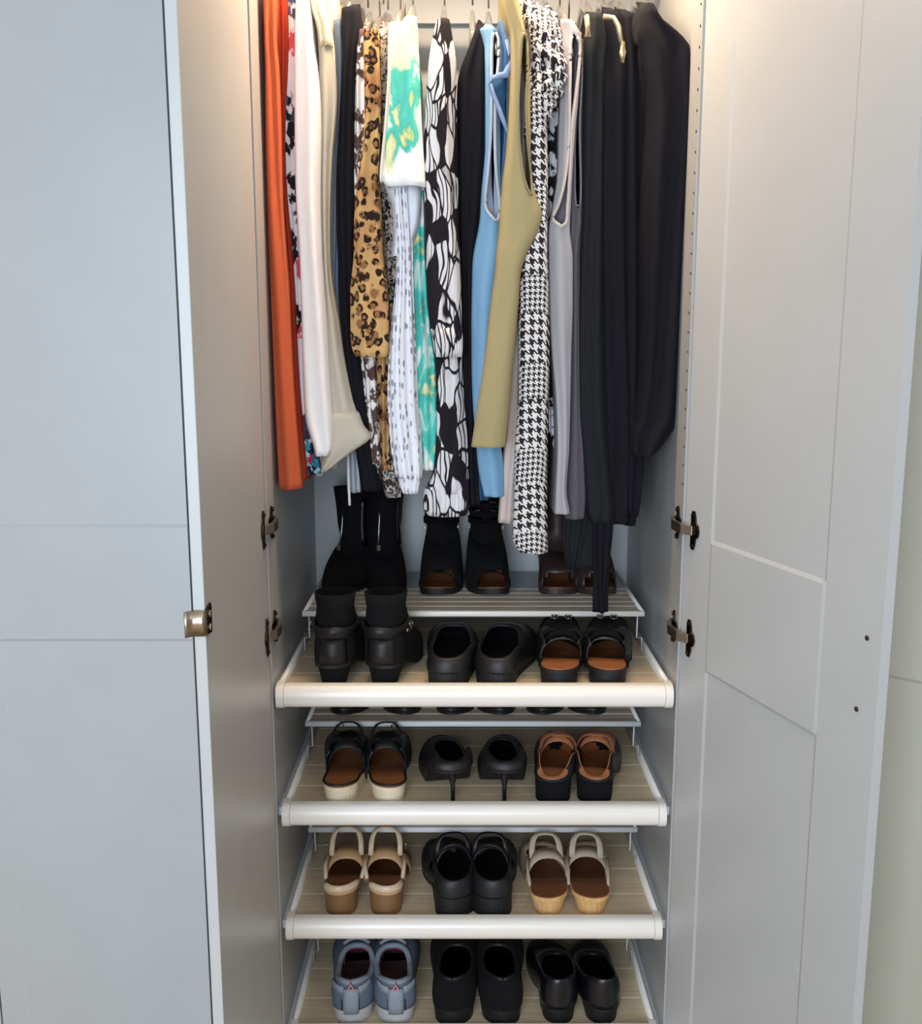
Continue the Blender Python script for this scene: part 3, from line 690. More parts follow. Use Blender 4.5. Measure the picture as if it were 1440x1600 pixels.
# tray 1
pair('ankle_boot', boot_heeled, X2(518, 598, 0), yh, FLZ[0], 'boot', LR('black suede ankle boot with strap at its heel', 'front left of the topmost tray'), rz=(R(3), R(-9)))
pair('clog', clog, X2(696, 771, 0), yh, FLZ[0], 'shoe', LR('black closed slip-on clog', 'middle of the topmost tray'), rz=(R(-2), R(-16)))
pair('mule', mule_buckle, X2(871, 950, 0), yh, FLZ[0], 'shoe', LR('black block-heeled mule with twin buckles', 'right end of the topmost tray'), rz=(R(-4), R(-10)))
# rear shelf of tray 1 : toes to the front
def place_front(name, build, pxs, ytoe, cat, labels, rz, L):
    z = SHZ[0]
    for i in (0, 1):
        x = XZ(pxs[i], ytoe, z); a = rz[i]
        r = root(name, (x - math.sin(a) * -L if False else x, ytoe, z), labels[i], cat, None, a)
        # heel sits L behind the toe along the turned axis
        r.location = (x + math.sin(a) * L, ytoe - math.cos(a) * L, z); build(r, -1 if i else 1)
place_front('zip_boot', boot_zip, (517, 612), .325, 'boot', LR('tall black zip ankle boot with flared top', 'left end of the raised rear shelf'), (R(180 - 14), R(180 + 8)), .212)
place_front('caged_sandal', gladiator, (683, 770), .318, 'sandal', LR('black caged open-toe sandal', 'middle of the raised rear shelf'), (R(180 + 0), R(180 + 2)), .212)
place_front('open_toe_bootie', bootie_open, (873, 940), .318, 'boot', LR('dark brown open-toe bootie', 'right end of the raised rear shelf'), (R(180 + 0), R(180 + 4)), .212)
# tray 2
pair('wedge_sandal', sandal_wedge, X2(528, 610, 1), yh, FLZ[1], 'sandal', LR('black sandal with tan insole and cream wedge', 'left end of second tray'), rz=(R(2), R(3)))
pair('stiletto_pump', stiletto, X2(708, 789, 1), yh, FLZ[1], 'shoe', LR('black stiletto pump', 'middle of the second tray'), rz=(R(10), R(-2)))
pair('tan_lined_mule', mule_tan, X2(859, 928, 1), yh, FLZ[1], 'shoe', LR('black block-heeled mule with tan lining', 'right end of the second tray'), rz=(R(-8), R(-12)))
# tray 3
pair('heeled_sandal', sandal_nude, X2(529, 604, 2), yh, FLZ[2], 'sandal', LR('shiny beige strappy sandal with brown block heel', 'left end of third tray'), rz=(R(3), R(0)))
pair('black_sandal', sandal_black, X2(711, 770, 2), yh, FLZ[2], 'sandal', LR('black strappy sandal', 'middle of the third tray'), rz=(R(9), R(-4)))
pair('wooden_heel_mule', mule_wood, X2(857, 926, 2), yh, FLZ[2], 'shoe', LR('open mule with blond wooden heel and beige strap', 'right end of third tray'), rz=(R(3), R(-5)))
# tray 4
pair('sneaker', sneaker, X2(548, 620, 3), yh, FLZ[3], 'sneaker', LR('grey-blue sneaker with dark red lining', 'left end of the lowest tray'), rz=(R(4), R(2)))
pair('walking_shoe', shoe_black, X2(706, 786, 3), yh, FLZ[3], 'shoe', LR('matt black walking shoe', 'middle of the lowest tray'), rz=(R(1), R(-2)))
pair('leather_flat', flat_black, X2(874, 946, 3), yh, FLZ[3], 'shoe', LR('glossy black leather shoe', 'right end of the lowest tray'), rz=(R(5), R(3)))
# rear shelf of tray 2 : only the fronts of flat shoes show under the bar above
for (pa, pb, w) in ((538, 630, 'left end'), (707, 780, 'middle'), (850, 925, 'right end')):
    z = SHZ[1]
    for i, px in enumerate((pa, pb)):
        x = XZ(px, .23, z); r = root('flat_shoe', (x, .23 + .222, z), ('left', 'right')[i] + f' black flat shoe under the topmost bar, {w} of the second rear shelf', 'shoe', None, R(180)); flat_plain(r, -1 if i else 1)

# ------------------------------------------------------------------ printed cloth materials
def flat(m, sx, sz, k=.5):
    return m.coord(sx, sx * k, sz)
def leopard(name):
    m = NT(name); v = flat(m, 1, .85); d = m.noise(v, 40, 2); vec = m.n('ShaderNodeVectorMath', operation='ADD')
    m.t.links.new(v, vec.inputs[0]); sc_ = m.n('ShaderNodeVectorMath', operation='SCALE'); m.t.links.new(d.outputs[1], sc_.inputs[0]); sc_.inputs[3].default_value = .012; m.t.links.new(sc_.outputs[0], vec.inputs[1])
    vv = m.vor(vec.outputs[0], 66); dist = vv.outputs['Distance']
    base = m.mix(m.ramp(m.noise(v, 16).outputs[0], [(.35, 0.), (.65, 1.)]), rgb(204, 168, 112), rgb(178, 126, 84))
    br = m.ramp(m.noise(v, 90, 2).outputs[0], [(.50, 1.), (.58, 0.)])
    ring = m.ramp(dist, [(.0, 0.), (.20, 0.), (.28, 1.), (.50, 1.), (.56, 0.)])
    c = m.mix(m.math('MULTIPLY', m.ramp(dist, [(.34, 1.), (.46, 0.)]), .8), base, rgb(128, 78, 46)); c = m.mix(m.math('MULTIPLY', ring, m.math('MAXIMUM', br, .15)), c, rgb(38, 24, 20)); m.col(c); return cloth_finish(m)
def blotch(name, base, stops, scale=26, sz=.7, thr=.30):
    thr += .12
    """flower-like blots of several colours on a pale ground"""
    m = NT(name); v = flat(m, 1, sz); d = m.noise(v, 60, 3); add = m.n('ShaderNodeVectorMath', operation='MULTIPLY_ADD')
    m.t.links.new(d.outputs[1], add.inputs[0]); add.inputs[1].default_value = (.022, .022, .022); m.t.links.new(v, add.inputs[2])
    vv = m.vor(add.outputs[0], scale); sep = m.n('ShaderNodeSeparateColor'); m.t.links.new(vv.outputs['Color'], sep.inputs[0])
    col = m.ramp(sep.outputs[0], stops, 'CONSTANT'); fine = m.ramp(m.noise(v, 110, 2).outputs[0], [(.38, 0.), (.46, 1.)])
    mask = m.math('MULTIPLY', m.ramp(vv.outputs['Distance'], [(thr, 1.), (thr + .06, 0.)]), fine); m.col(m.mix(mask, base, col)); return cloth_finish(m)
def palm(name):
    m = NT(name); v = flat(m, 1, .36, .4); d = m.noise(v, 20, 2); add = m.n('ShaderNodeVectorMath', operation='MULTIPLY_ADD')
    m.t.links.new(d.outputs[1], add.inputs[0]); add.inputs[1].default_value = (.045, .03, .0); m.t.links.new(v, add.inputs[2])
    vv = m.vor(add.outputs[0], 46); sep = m.n('ShaderNodeSeparateColor'); m.t.links.new(vv.outputs['Color'], sep.inputs[0])
    ve = m.vor(add.outputs[0], 46, 'DISTANCE_TO_EDGE')
    s2 = m.n('ShaderNodeSeparateXYZ'); m.t.links.new(add.outputs[0], s2.inputs[0])
    ang = m.math('MULTIPLY_ADD', sep.outputs[1], 1.9, -.5); st = m.math('ADD', m.math('MULTIPLY', s2.outputs[0], m.math('COSINE', ang)), m.math('MULTIPLY', s2.outputs[1], m.math('SINE', ang)))
    stripes = m.math('SINE', m.math('MULTIPLY', m.math('ADD', st, m.math('MULTIPLY', vv.outputs['Distance'], .006)), 900.0))
    leaf = m.math('MULTIPLY', m.ramp(ve.outputs['Distance'], [(.03, 0.), (.06, 1.)]), m.ramp(sep.outputs[0], [(.36, 0.), (.37, 1.)]))
    dense = m.math('MULTIPLY_ADD', m.ramp(sep.outputs[2], [(.72, 0.), (.73, 1.)]), .9, 0.0)
    ln = m.math('MULTIPLY', leaf, m.math('MAXIMUM', m.ramp(m.math('MULTIPLY_ADD', stripes, .5, .5), [(.10, 0.), (.30, 1.)]), dense))
    m.col(m.mix(ln, rgb(28, 23, 30), rgb(222, 218, 222))); return cloth_finish(m)
def hound(name):
    m = NT(name); t = m.n('ShaderNodeTexCoord'); s = m.n('ShaderNodeSeparateXYZ'); m.t.links.new(t.outputs['Object'], s.inputs[0])
    wob = m.math('MULTIPLY', m.noise(t.outputs['Object'], 18, 2).outputs[0], .008)
    x = m.math('ADD', s.outputs[0], wob); y = m.math('ADD', s.outputs[2], m.math('MULTIPLY', s.outputs[1], .7))
    def hd(sc_):
        a = m.math('MULTIPLY', x, sc_); b = m.math('MULTIPLY', y, sc_ * .9)
        fa = m.math('LESS_THAN', m.math('FLOORED_MODULO', a, 8.0), 4.0); fb_ = m.math('LESS_THAN', m.math('FLOORED_MODULO', b, 8.0), 4.0)
        tw = m.math('LESS_THAN', m.math('FLOORED_MODULO', m.math('ADD', m.math('FLOOR', a), m.math('FLOOR', b)), 4.0), 2.0)
        return m.math('ADD', m.math('MULTIPLY', fa, tw), m.math('MULTIPLY', fb_, m.math('SUBTRACT', 1.0, tw)))
    big, small = hd(520.0), hd(900.0)
    band = m.math('LESS_THAN', m.math('FLOORED_MODULO', m.math('ADD', y, .03), .150), .088)
    v = m.math('ADD', m.math('MULTIPLY', big, band), m.math('MULTIPLY', small, m.math('SUBTRACT', 1.0, band)))
    m.col(m.mix(v, rgb(226, 222, 222), rgb(44, 34, 38))); return cloth_finish(m, wr=.25)
def tiedye(name, seed=0, top=-.05, bottom=-.26, fade=True):
    m = NT(name); v = m.coord(1, .6, .5, (seed, 0, 0)); n = m.noise(v, 24, 4, .9).outputs[0]
    c = m.ramp(n, [(.34, rgb(238, 240, 236)), (.42, rgb(190, 224, 214)), (.46, rgb(92, 200, 186)), (.58, rgb(70, 184, 174)), (.62, rgb(196, 206, 130)), (.66, rgb(226, 226, 190)), (.76, rgb(150, 190, 164))])
    if fade:
        t = m.n('ShaderNodeTexCoord'); s_ = m.n('ShaderNodeSeparateXYZ'); m.t.links.new(t.outputs['Object'], s_.inputs[0]); z = m.math('ADD', s_.outputs[2], m.math('MULTIPLY_ADD', n, .22, -.11))
        c = m.mix(m.ramp(m.math('MULTIPLY_ADD', z, 1.0, .5), [(.5 + top - .02, 0.), (.5 + top, 1.)]), c, rgb(240, 232, 196))
        c = m.mix(m.ramp(m.math('MULTIPLY_ADD', z, 1.0, .5), [(.5 + bottom, 1.), (.5 + bottom + .012, 0.)]), c, rgb(236, 240, 240))
    m.col(c); return cloth_finish(m)
def dashes(name, base, dash, sx=150, sz=52, thr=.66):
    m = NT(name); v = m.coord(sx, 60, sz); w = m.t.nodes.new('ShaderNodeTexVoronoi'); m.t.links.new(v, w.inputs[0]); w.inputs['Scale'].default_value = 1; w.inputs['Randomness'].default_value = .5
    m.col(m.mix(m.ramp(w.outputs['Distance'], [(.30, 1.), (.38, 0.)]), base, dash)); return cloth_finish(m)
def snake(name, c1, c2, scale=85):
    m = NT(name); v = m.coord(1, .6, .8); d = m.noise(v, 50, 3); add = m.n('ShaderNodeVectorMath', operation='MULTIPLY_ADD')
    m.t.links.new(d.outputs[1], add.inputs[0]); add.inputs[1].default_value = (.03, .03, .03); m.t.links.new(v, add.inputs[2])
    n = m.noise(add.outputs[0], scale, 3, 1.5).outputs[0]; m.col(m.mix(m.ramp(n, [(.46, 0.), (.52, 1.)]), c1, c2)); return cloth_finish(m)

ORANGE = fabric('orange_crepe', rgb(204, 96, 60), .8, .3); ORANGE2 = fabric('rust_crepe', rgb(176, 62, 38), .8, .3)
FLORAL = blotch('white_floral', rgb(232, 230, 236), [(0, rgb(32, 28, 40)), (.55, rgb(60, 70, 96)), (.72, rgb(214, 84, 100)), (.86, rgb(34, 110, 136)), (.93, rgb(28, 26, 38))], 30, .6, .36)
FLORALT = blotch('teal_floral_border', rgb(196, 226, 234), [(0, rgb(32, 108, 136)), (.45, rgb(60, 150, 170)), (.7, rgb(190, 40, 90)), (.82, rgb(24, 40, 60))], 55, .9, .45)
WHITEF = fabric('white_cotton', rgb(244, 240, 242), .8, .25, .96); STONE = fabric('stone_linen', rgb(202, 194, 178), .9, .45, .92); CREAMF = fabric('cream_satin', rgb(226, 212, 190), .5, .3, spec=.4)
SLATE = fabric('slate_denim', rgb(106, 120, 138), .85, .3); BLACKF = fabric('black_jersey', rgb(22, 22, 30), .9, .4, .8, spec=.2); BLACK2 = fabric('black_wool', rgb(25, 24, 32), .95, .45, .8, spec=.2); BLACK3 = fabric('black_crepe', rgb(26, 29, 34), .85, .4, .8, spec=.25)
BROWNP = snake('white_brown_print', rgb(236, 232, 230), rgb(92, 70, 66), 34); LEO = leopard('leopard_print'); ZEBRA = snake('dark_snake_print', rgb(30, 26, 28), rgb(176, 164, 152), 110)
SNAKE = snake('snake_print', rgb(208, 200, 196), rgb(70, 54, 50), 120); TIE = tiedye('teal_tie_dye', 0, -.055, -.215); TIE2 = tiedye('green_tie_dye', 1.3, fade=False)
DASH = dashes('silver_dash_print', rgb(230, 230, 238), rgb(150, 150, 160)); PALM = palm('palm_leaf_print'); HOUND = hound('houndstooth_print')
LBLUE = fabric('light_blue_jersey', rgb(128, 172, 208), .85, .4, .92); LBIND = fabric('pale_blue_binding', rgb(188, 196, 214), .8, .1); DENIM = fabric('mid_blue_chambray', rgb(96, 136, 180), .85, .35); DENIMT = fabric('blue_chambray_trim', rgb(136, 160, 204), .8, .2); DEEPB = fabric('deep_blue_jersey', rgb(44, 84, 120), .9, .3)
KHAKI = fabric('khaki_ponte', rgb(166, 152, 112), .85, .3, .94); KHAKI2 = fabric('khaki_facing', rgb(142, 132, 104), .85, .1); PINKF = fabric('blush_crepe', rgb(206, 188, 180), .8, .25, .95)
GREYF = fabric('light_grey_jersey', rgb(170, 168, 174), .85, .35, .94); GREYB = fabric('grey_binding', rgb(206, 196, 190), .8, .1); DGREY = fabric('dark_grey_jersey', rgb(92, 88, 96), .88, .3); DGREYB = fabric('dark_grey_binding', rgb(112, 110, 120), .8, .1)
WFLW = blotch('black_white_floral', rgb(28, 26, 34), [(0, rgb(226, 224, 230)), (.8, rgb(160, 150, 156))], 34, .7, .34)
TAGM = plain('white_label', rgb(228, 222, 226), .7)

# ------------------------------------------------------------------ garments
ROD_Y, ROD_Z = .29, 2.225
def resample(rows, step):
    ys = [r[0] for r in rows]; n = max(3, int((ys[-1] - ys[0]) / step)); out = []
    def cr(k, y):   # monotone-ish cubic through the table
        for i in range(len(rows) - 1):
            if y <= rows[i+1][0] + 1e-6: break
        a, b = rows[i], rows[i+1]; t = (y - a[0]) / (b[0] - a[0])
        p0 = rows[max(i-1, 0)]; p3 = rows[min(i+2, len(rows)-1)]
        m0 = (b[k] - p0[k]) / max(1e-6, b[0] - p0[0]) * (b[0] - a[0]); m1 = (p3[k] - a[k]) / max(1e-6, p3[0] - a[0]) * (b[0] - a[0])
        m0 = max(-3*abs(b[k]-a[k]), min(3*abs(b[k]-a[k]), m0)); m1 = max(-3*abs(b[k]-a[k]), min(3*abs(b[k]-a[k]), m1))
        return (2*t**3-3*t*t+1)*a[k] + (t**3-2*t*t+t)*m0 + (-2*t**3+3*t*t)*b[k] + (t**3-t*t)*m1
    for j in range(n + 1):
        y = lerp(ys[0], ys[-1], j / n); out.append((y,) + tuple(cr(k, y) for k in range(1, len(rows[0]))))
    return out
def cloth(parent, name, mat, rows, yf, yb=.46, xb=None, gap=None, pleat=(.004, 3), step=9, NF=20, NS=9, seed=0, shoulder=0, ba=.011, thick=.0016, back_drop=0, nose=None, bind=None, wave=.004):
    """hanging cloth: rows = (py, left px, right px) of its front fold at depth yf; it runs back to depth yb along the hanger plane x = xb"""
    if gap: step = min(step, 4.5)
    R_ = resample(rows, step); W = []
    for (py, a, b) in R_:
        pa, pb = P(a, py, yf), P(b, py, yf); W.append([pa.z, pa.x, pb.x, py])
    if xb is None: xb = sum(w_[1] + w_[2] for w_ in W[:6]) / 12
    rings = []; top = W[0][0]; rings_meta = []
    rnd = random.Random(seed); ph = rnd.uniform(0, 6); ph2 = rnd.uniform(0, 6); rim_l, rim_r = [], []
    gy = None
    if gap: G_ = resample(gap, step); g0, g1 = gap[0][0], gap[-1][0]
    for (z, xl, xr, py) in W:
        c, a = (xl + xr) / 2, (xr - xl) / 2; ns = nose or min(max(a, .006), .022); f = 0
        if gap:
            if py <= g0: gl, gr = G_[0][1], G_[0][2]; gl = gr = (gl + gr) / 2
            elif py >= g1: gl, gr = G_[-1][1:3]; gl = gr = (gl + gr) / 2
            else:
                k = (py - g0) / (g1 - g0) * (len(G_) - 1); i = int(k); t = k - i; i2 = min(i + 1, len(G_) - 1)
                gl, gr = lerp(G_[i][1], G_[i2][1], t), lerp(G_[i][2], G_[i2][2], t)
            gxl, gxr = P(gl, py, yf).x, P(gr, py, yf).x
            sl = math.asin(max(-.97, min(.97, (gxl - c) / a))) / (math.pi / 2); sr = math.asin(max(-.97, min(.97, (gxr - c) / a))) / (math.pi / 2)
            if sr < sl: sr = sl
        else: sl = sr = None
        up = top - z
        def front(s):
            x = c + a * math.sin(s * math.pi / 2); e = 1 - s * s
            y = yf + ns * (1 - math.cos(s * math.pi / 2)) + pleat[0] * e * math.sin(pleat[1] * math.pi * s + ph + 1.6 * math.sin(4.0 * z + ph2)) * min(1, up / .08 + .15)
            y += shoulder * max(0, 1 - up / .05) ** 2
            return Vector((x, y, z))
        def side(g, t):
            x0 = c + g * a; x1 = xb + g * ba * min(1, up / .05 + .25); y0 = yf + ns + shoulder * max(0, 1 - up / .05) ** 2
            zz = z
            return Vector((lerp(x0, x1, smooth(t * 1.3)) + wave * math.sin(9 * t + 5 * z + ph + g) * math.sin(math.pi * t), lerp(y0, yb, t), zz + (back_drop * t if up < .001 else 0)))
        ring = []
        if gap:
            for i in range(NF // 2 + 1): ring.append(front(lerp(sr, 1, i / (NF // 2))))
        else:
            for i in range(NF // 2 + 1): ring.append(front(lerp(0, 1, i / (NF // 2))))
        for i in range(1, NS + 1): ring.append(side(1, i / NS))
        for i in range(NS, 0, -1): ring.append(side(-1, i / NS))
        if gap:
            for i in range(NF // 2 + 1): ring.append(front(lerp(-1, sl, i / (NF // 2))))
            if g0 <= py <= g1: rim_r.append(ring[0].copy()); rim_l.append(ring[-1].copy())
        else:
            for i in range(NF // 2): ring.append(front(lerp(-1, 0, i / (NF // 2))))
        rings.append(ring)
    # rows closing over the hanger shoulder
    first = rings[0]; yb_c = ROD_Y
    for k, (dz, q) in enumerate(((.012, .22), (.035, .6), (.055, .95))):
        rings.insert(0, [Vector((lerp(p.x, xb, q * .9), lerp(p.y, yb_c, q), p.z + dz)) for p in first])
    n = len(rings[0]); closed = gap is None; fs = []
    for j in range(len(rings) - 1):
        for i in range(n if closed else n - 1):
            k = (i + 1) % n; fs.append((j*n+i, j*n+k, (j+1)*n+k, (j+1)*n+i))
    o = obj(name, [p for r in rings for p in r], fs, mat, parent, world=True, thick=thick, off=-1, weld=True)
    if bind and gap:
        m = MB(); m.tube([p + Vector((0, -.001, 0)) for p in rim_l] + [p + Vector((0, -.001, 0)) for p in reversed(rim_r)], bind[1], 8, flat=1.0); m.obj(bind[0], bind[2], parent, world=True)
    return o, xb
HANG = []
def hanger(x, zsh, label, mat=CLEAR, y0=.085, y1=.495, ends=True, lo=None, rise=.085):
    """clear hanger lying in the plane of constant x, hook over the rail"""
    r = root('hanger', (x, ROD_Y, zsh), label, 'hanger', 'hangers on the clothes rail'); zn = zsh + rise
    m = MB(); pts = [];
    for i in range(15):
        t = i / 14; y = lerp(y0, y1, t); u = abs(2 * t - 1); pts.append((x, y, zn - (zn - zsh) * u ** 1.25 - .018))
    m.tube(pts, [.0050 + .0025 * abs(2 * i / 14 - 1) for i in range(15)], 8, flat=2.2); m.obj('hanger_arms', mat, r, world=True)
    m = MB(); hp = [(x, ROD_Y, zn - .015)]
    hp += [(x, ROD_Y, ROD_Z - .030)]
    for i in range(13):
        a = R(-80 + 250 * i / 12); hp.append((x, ROD_Y + .0165 * math.cos(a) * 1.0, ROD_Z + .0165 * math.sin(a)))
    m.tube(hp, .0017, 8); m.obj('hook', CHROME, r, world=True); return r
def garment(name, label, cat, px, py=40, zloc=None):
    x = P(px, py, .1).x; z = zloc or P(px, py, .1).z; return root(name, (x, ROD_Y, z), label, cat, 'clothes hanging on the rail' if False else None)
HG = 'hangers on the clothes rail'
def hung(name, label, cat, hlabel, parts, hz=None, hang=True, hx=None, mat=None, hy0=.1):
    """a garment made of cloth parts plus the hanger it hangs from"""
    p0 = parts[0]; py, a, b = p0['rows'][0]; yf = p0['yf']
    pt = P((a + b) / 2, py, yf); r = root(name, (pt.x, ROD_Y, pt.z), label, cat); xb = p0.get('xb', None)
    for q in parts:
        q = dict(q); nm, mt = q.pop('n'), q.pop('m'); o, xx = cloth(r, nm, mt, **({'xb': xb} | q) if xb is not None else q)
        if xb is None: xb = xx
    if hang:
        z = hz or pt.z
        hanger(hx if hx is not None else xb, z + .012, hlabel, mat or CLEAR, y0=yf + .055, rise=min(.085, ROD_Z - .05 - z))
    return r
def D(n, m, rows, yf, **k): return dict(n=n, m=m, rows=rows, yf=yf, **k)
# 1 orange
hung('blouse', 'plain orange garment hanging against the left side panel', 'clothing', 'clear hanger holding the plain orange garment', [
    D('body', ORANGE2, [(-30, 428, 446), (60, 428, 448), (250, 430, 444), (400, 432, 456), (500, 434, 462), (620, 440, 468), (750, 446, 480)], .11, seed=1),
    D('sleeve', ORANGE, [(-30, 408, 430), (60, 411, 430), (110, 412, 434), (200, 412, 437), (320, 415, 440), (450, 420, 449), (600, 426, 456), (700, 430, 464), (765, 433, 470)], .065, yb=.30, seed=2, xb=XZ(428, .2, 1.9), pleat=(.004, 2))])
# 2 floral
hung('floral_dress', 'white garment with dark flower print and teal border, beside the orange one', 'clothing', 'clear hanger holding the white flowered garment', [
    D('body', FLORAL, [(-30, 432, 462), (60, 430, 462), (150, 433, 464), (300, 440, 468), (450, 456, 476), (600, 462, 482), (690, 467, 492)], .125, seed=3),
    D('border', FLORALT, [(688, 466, 492), (720, 470, 497), (742, 472, 500)], .124, seed=3)])
# 3 white
hung('white_shirt', 'plain bright white shirt between the flowered and the stone garments', 'clothing', 'clear hanger holding the plain white shirt', [
    D('sleeve', WHITEF, [(-30, 462, 478), (25, 459, 484), (60, 458, 487), (130, 457, 496), (200, 457, 499), (300, 459, 498), (400, 465, 501), (500, 468, 508), (600, 471, 513), (660, 475, 517), (700, 488, 517), (713, 491, 512)], .075, seed=4, pleat=(.004, 2)),
    D('body', WHITEF, [(-20, 466, 482), (300, 470, 496), (600, 476, 506), (700, 486, 510), (744, 494, 502)], .16, seed=5)])
# 4 stone
hung('linen_jacket', 'stone beige jacket with a wide turned hem kicking out to the right', 'jacket', 'clear hanger holding the stone beige jacket', [
    D('sleeve', STONE, [(-30, 480, 502), (20, 488, 510), (50, 494, 518), (100, 497, 522), (160, 497, 524), (250, 497, 517), (350, 497, 514), (430, 500, 516), (500, 502, 527), (560, 504, 536), (610, 508, 546), (660, 510, 560)], .10, seed=6, pleat=(.005, 2)),
    D('collar', CREAMF, [(-30, 480, 492), (10, 484, 506), (40, 494, 514), (70, 499, 518)], .09, yb=.2, seed=7),
    D('hem', STONE, [(648, 508, 560), (665, 506, 566), (685, 503, 579), (700, 502, 560), (720, 501, 532), (738, 500, 508)], .092, yb=.16, seed=8, pleat=(.002, 2))])
hung('satin_blouse', 'thin cream satin blouse showing behind the stone jacket shoulder', 'blouse', 'clear hanger holding the cream satin blouse', [
    D('body', CREAMF, [(-30, 500, 524), (40, 510, 530), (80, 514, 534), (200, 514, 532), (420, 515, 530)], .15, seed=9)])
hung('denim_shirt', 'slate blue shirt, a narrow strip right of the stone jacket', 'shirt', 'clear hanger holding the slate blue shirt', [
    D('body', SLATE, [(30, 520, 534), (100, 520, 536), (200, 518, 534), (350, 512, 530), (450, 514, 528), (560, 520, 536), (600, 524, 538)], .135, seed=10)])
# white hem with tie seen low behind
hung('white_tie_top', 'pale grey-white top with hanging ties, hem visible left of the black trousers', 'top', 'clear hanger holding the pale top with ties', [
    D('body', LIPM if False else fabric('pale_grey_cotton', rgb(190, 200, 212), .85, .3), [(30, 530, 548), (300, 530, 548), (600, 534, 556), (700, 538, 560), (770, 541, 563)], .20, seed=11),
    D('tie', WHITEF, [(690, 542, 545), (740, 542, 546), (790, 544, 548)], .19, yb=.194, seed=12, nose=.002, ba=.002, wave=0, pleat=(0, 1), xb=XZ(544, .19, 1.35))], hang=True)
# 5 black
hung('black_trousers', 'black trousers folded long, between the slate shirt and the leopard sleeve', 'trousers', 'clear hanger holding the black trousers', [
    D('body', BLACKF, [(10, 532, 560), (40, 531, 563), (80, 534, 556), (200, 527, 552), (300, 523, 552), (400, 526, 552), (500, 532, 556), (600, 540, 566), (690, 552, 578), (768, 563, 595)], .12, seed=13)])
# 6 white brown print, leopard and dark print
hung('print_blouse', 'white blouse with brown print, its edge left of the leopard sleeve', 'blouse', 'clear hanger holding the white and brown print blouse', [
    D('body', BROWNP, [(45, 556, 572), (90, 551, 574), (150, 550, 572), (250, 551, 572), (400, 556, 576), (540, 561, 584), (600, 565, 588), (680, 572, 592), (740, 578, 594)], .13, seed=14)])
hung('leopard_top', 'leopard print top with a long straight sleeve', 'top', 'clear hanger holding the leopard print top', [
    D('sleeve', LEO, [(45, 566, 590), (80, 567, 591), (150, 568, 594), (220, 566, 592), (280, 556, 590), (340, 551, 594), (400, 550, 597), (450, 545, 603), (500, 545, 606), (540, 546, 606), (558, 554, 603)], .075, seed=15, pleat=(.006, 2)),
    D('body', LEO, [(60, 574, 594), (300, 580, 598), (560, 584, 606), (640, 585, 608), (700, 587, 608), (735, 590, 610)], .15, seed=16)])
hung('snake_print_top', 'top in small brown and white snake print, hem below the leopard sleeve', 'top', 'clear hanger holding the snake print top', [
    D('body', SNAKE, [(50, 584, 600), (300, 584, 604), (545, 560, 606), (580, 563, 606), (610, 568, 604), (640, 572, 606), (700, 584, 616), (750, 594, 624), (778, 602, 626)], .17, seed=17)])
hung('dark_print_dress', 'black dress with fine pale scribble print, right of the leopard sleeve', 'dress', 'clear hanger holding the dark scribble print dress', [
    D('body', ZEBRA, [(50, 588, 604), (90, 590, 606), (200, 588, 605), (280, 583, 604), (330, 590, 616), (400, 596, 622), (500, 604, 622), (560, 606, 624)], .135, seed=18)])
# 7 teal tie dye tee over the dashed white blouse
hung('tie_dye_tee', 'teal, white and yellow tie-dye tee with short wide sleeve', 't-shirt', 'clear hanger holding the tie-dye tee', [
    D('sleeve', TIE, [(24, 632, 650), (40, 620, 652), (70, 612, 653), (110, 609, 655), (160, 607, 657), (220, 600, 660), (262, 598, 663), (280, 596, 664), (290, 603, 664)], .065, yb=.24, seed=19, pleat=(.005, 2)),
    D('body', TIE2, [(60, 636, 652), (250, 640, 660), (400, 640, 664), (470, 642, 668), (520, 642, 674), (560, 644, 680), (600, 646, 682), (670, 650, 683), (715, 654, 681), (735, 658, 678)], .125, seed=20)])
hung('white_cardigan', 'white cardigan, its pale edge left of the tie-dye sleeve', 'cardigan', 'clear hanger holding the white cardigan', [
    D('sleeve', fabric('ivory_knit', rgb(240, 234, 224), .85, .3, .95), [(34, 606, 624), (60, 605, 626), (120, 604, 624), (200, 598, 622), (270, 592, 608), (284, 593, 604)], .085, yb=.3, seed=21),
    D('cuff', fabric('white_voile', rgb(226, 230, 240), .85, .35, .93), [(262, 594, 640), (290, 600, 656), (320, 611, 657), (345, 612, 655), (375, 612, 646), (400, 609, 642)], .10, yb=.2, seed=22, pleat=(.005, 2))])
hung('dashed_blouse', 'long white blouse with rows of silver dashes and gathered hem', 'blouse', 'clear hanger holding the silver dash blouse', [
    D('body', DASH, [(60, 612, 634), (300, 614, 640), (380, 618, 644), (440, 617, 645), (525, 608, 648), (600, 604, 651), (650, 605, 653), (700, 609, 658), (748, 618, 659)], .095, seed=23, pleat=(.009, 4)),
    D('hem', DASH, [(744, 620, 658), (758, 622, 656), (772, 628, 652)], .10, yb=.2, seed=24, pleat=(.006, 6))])
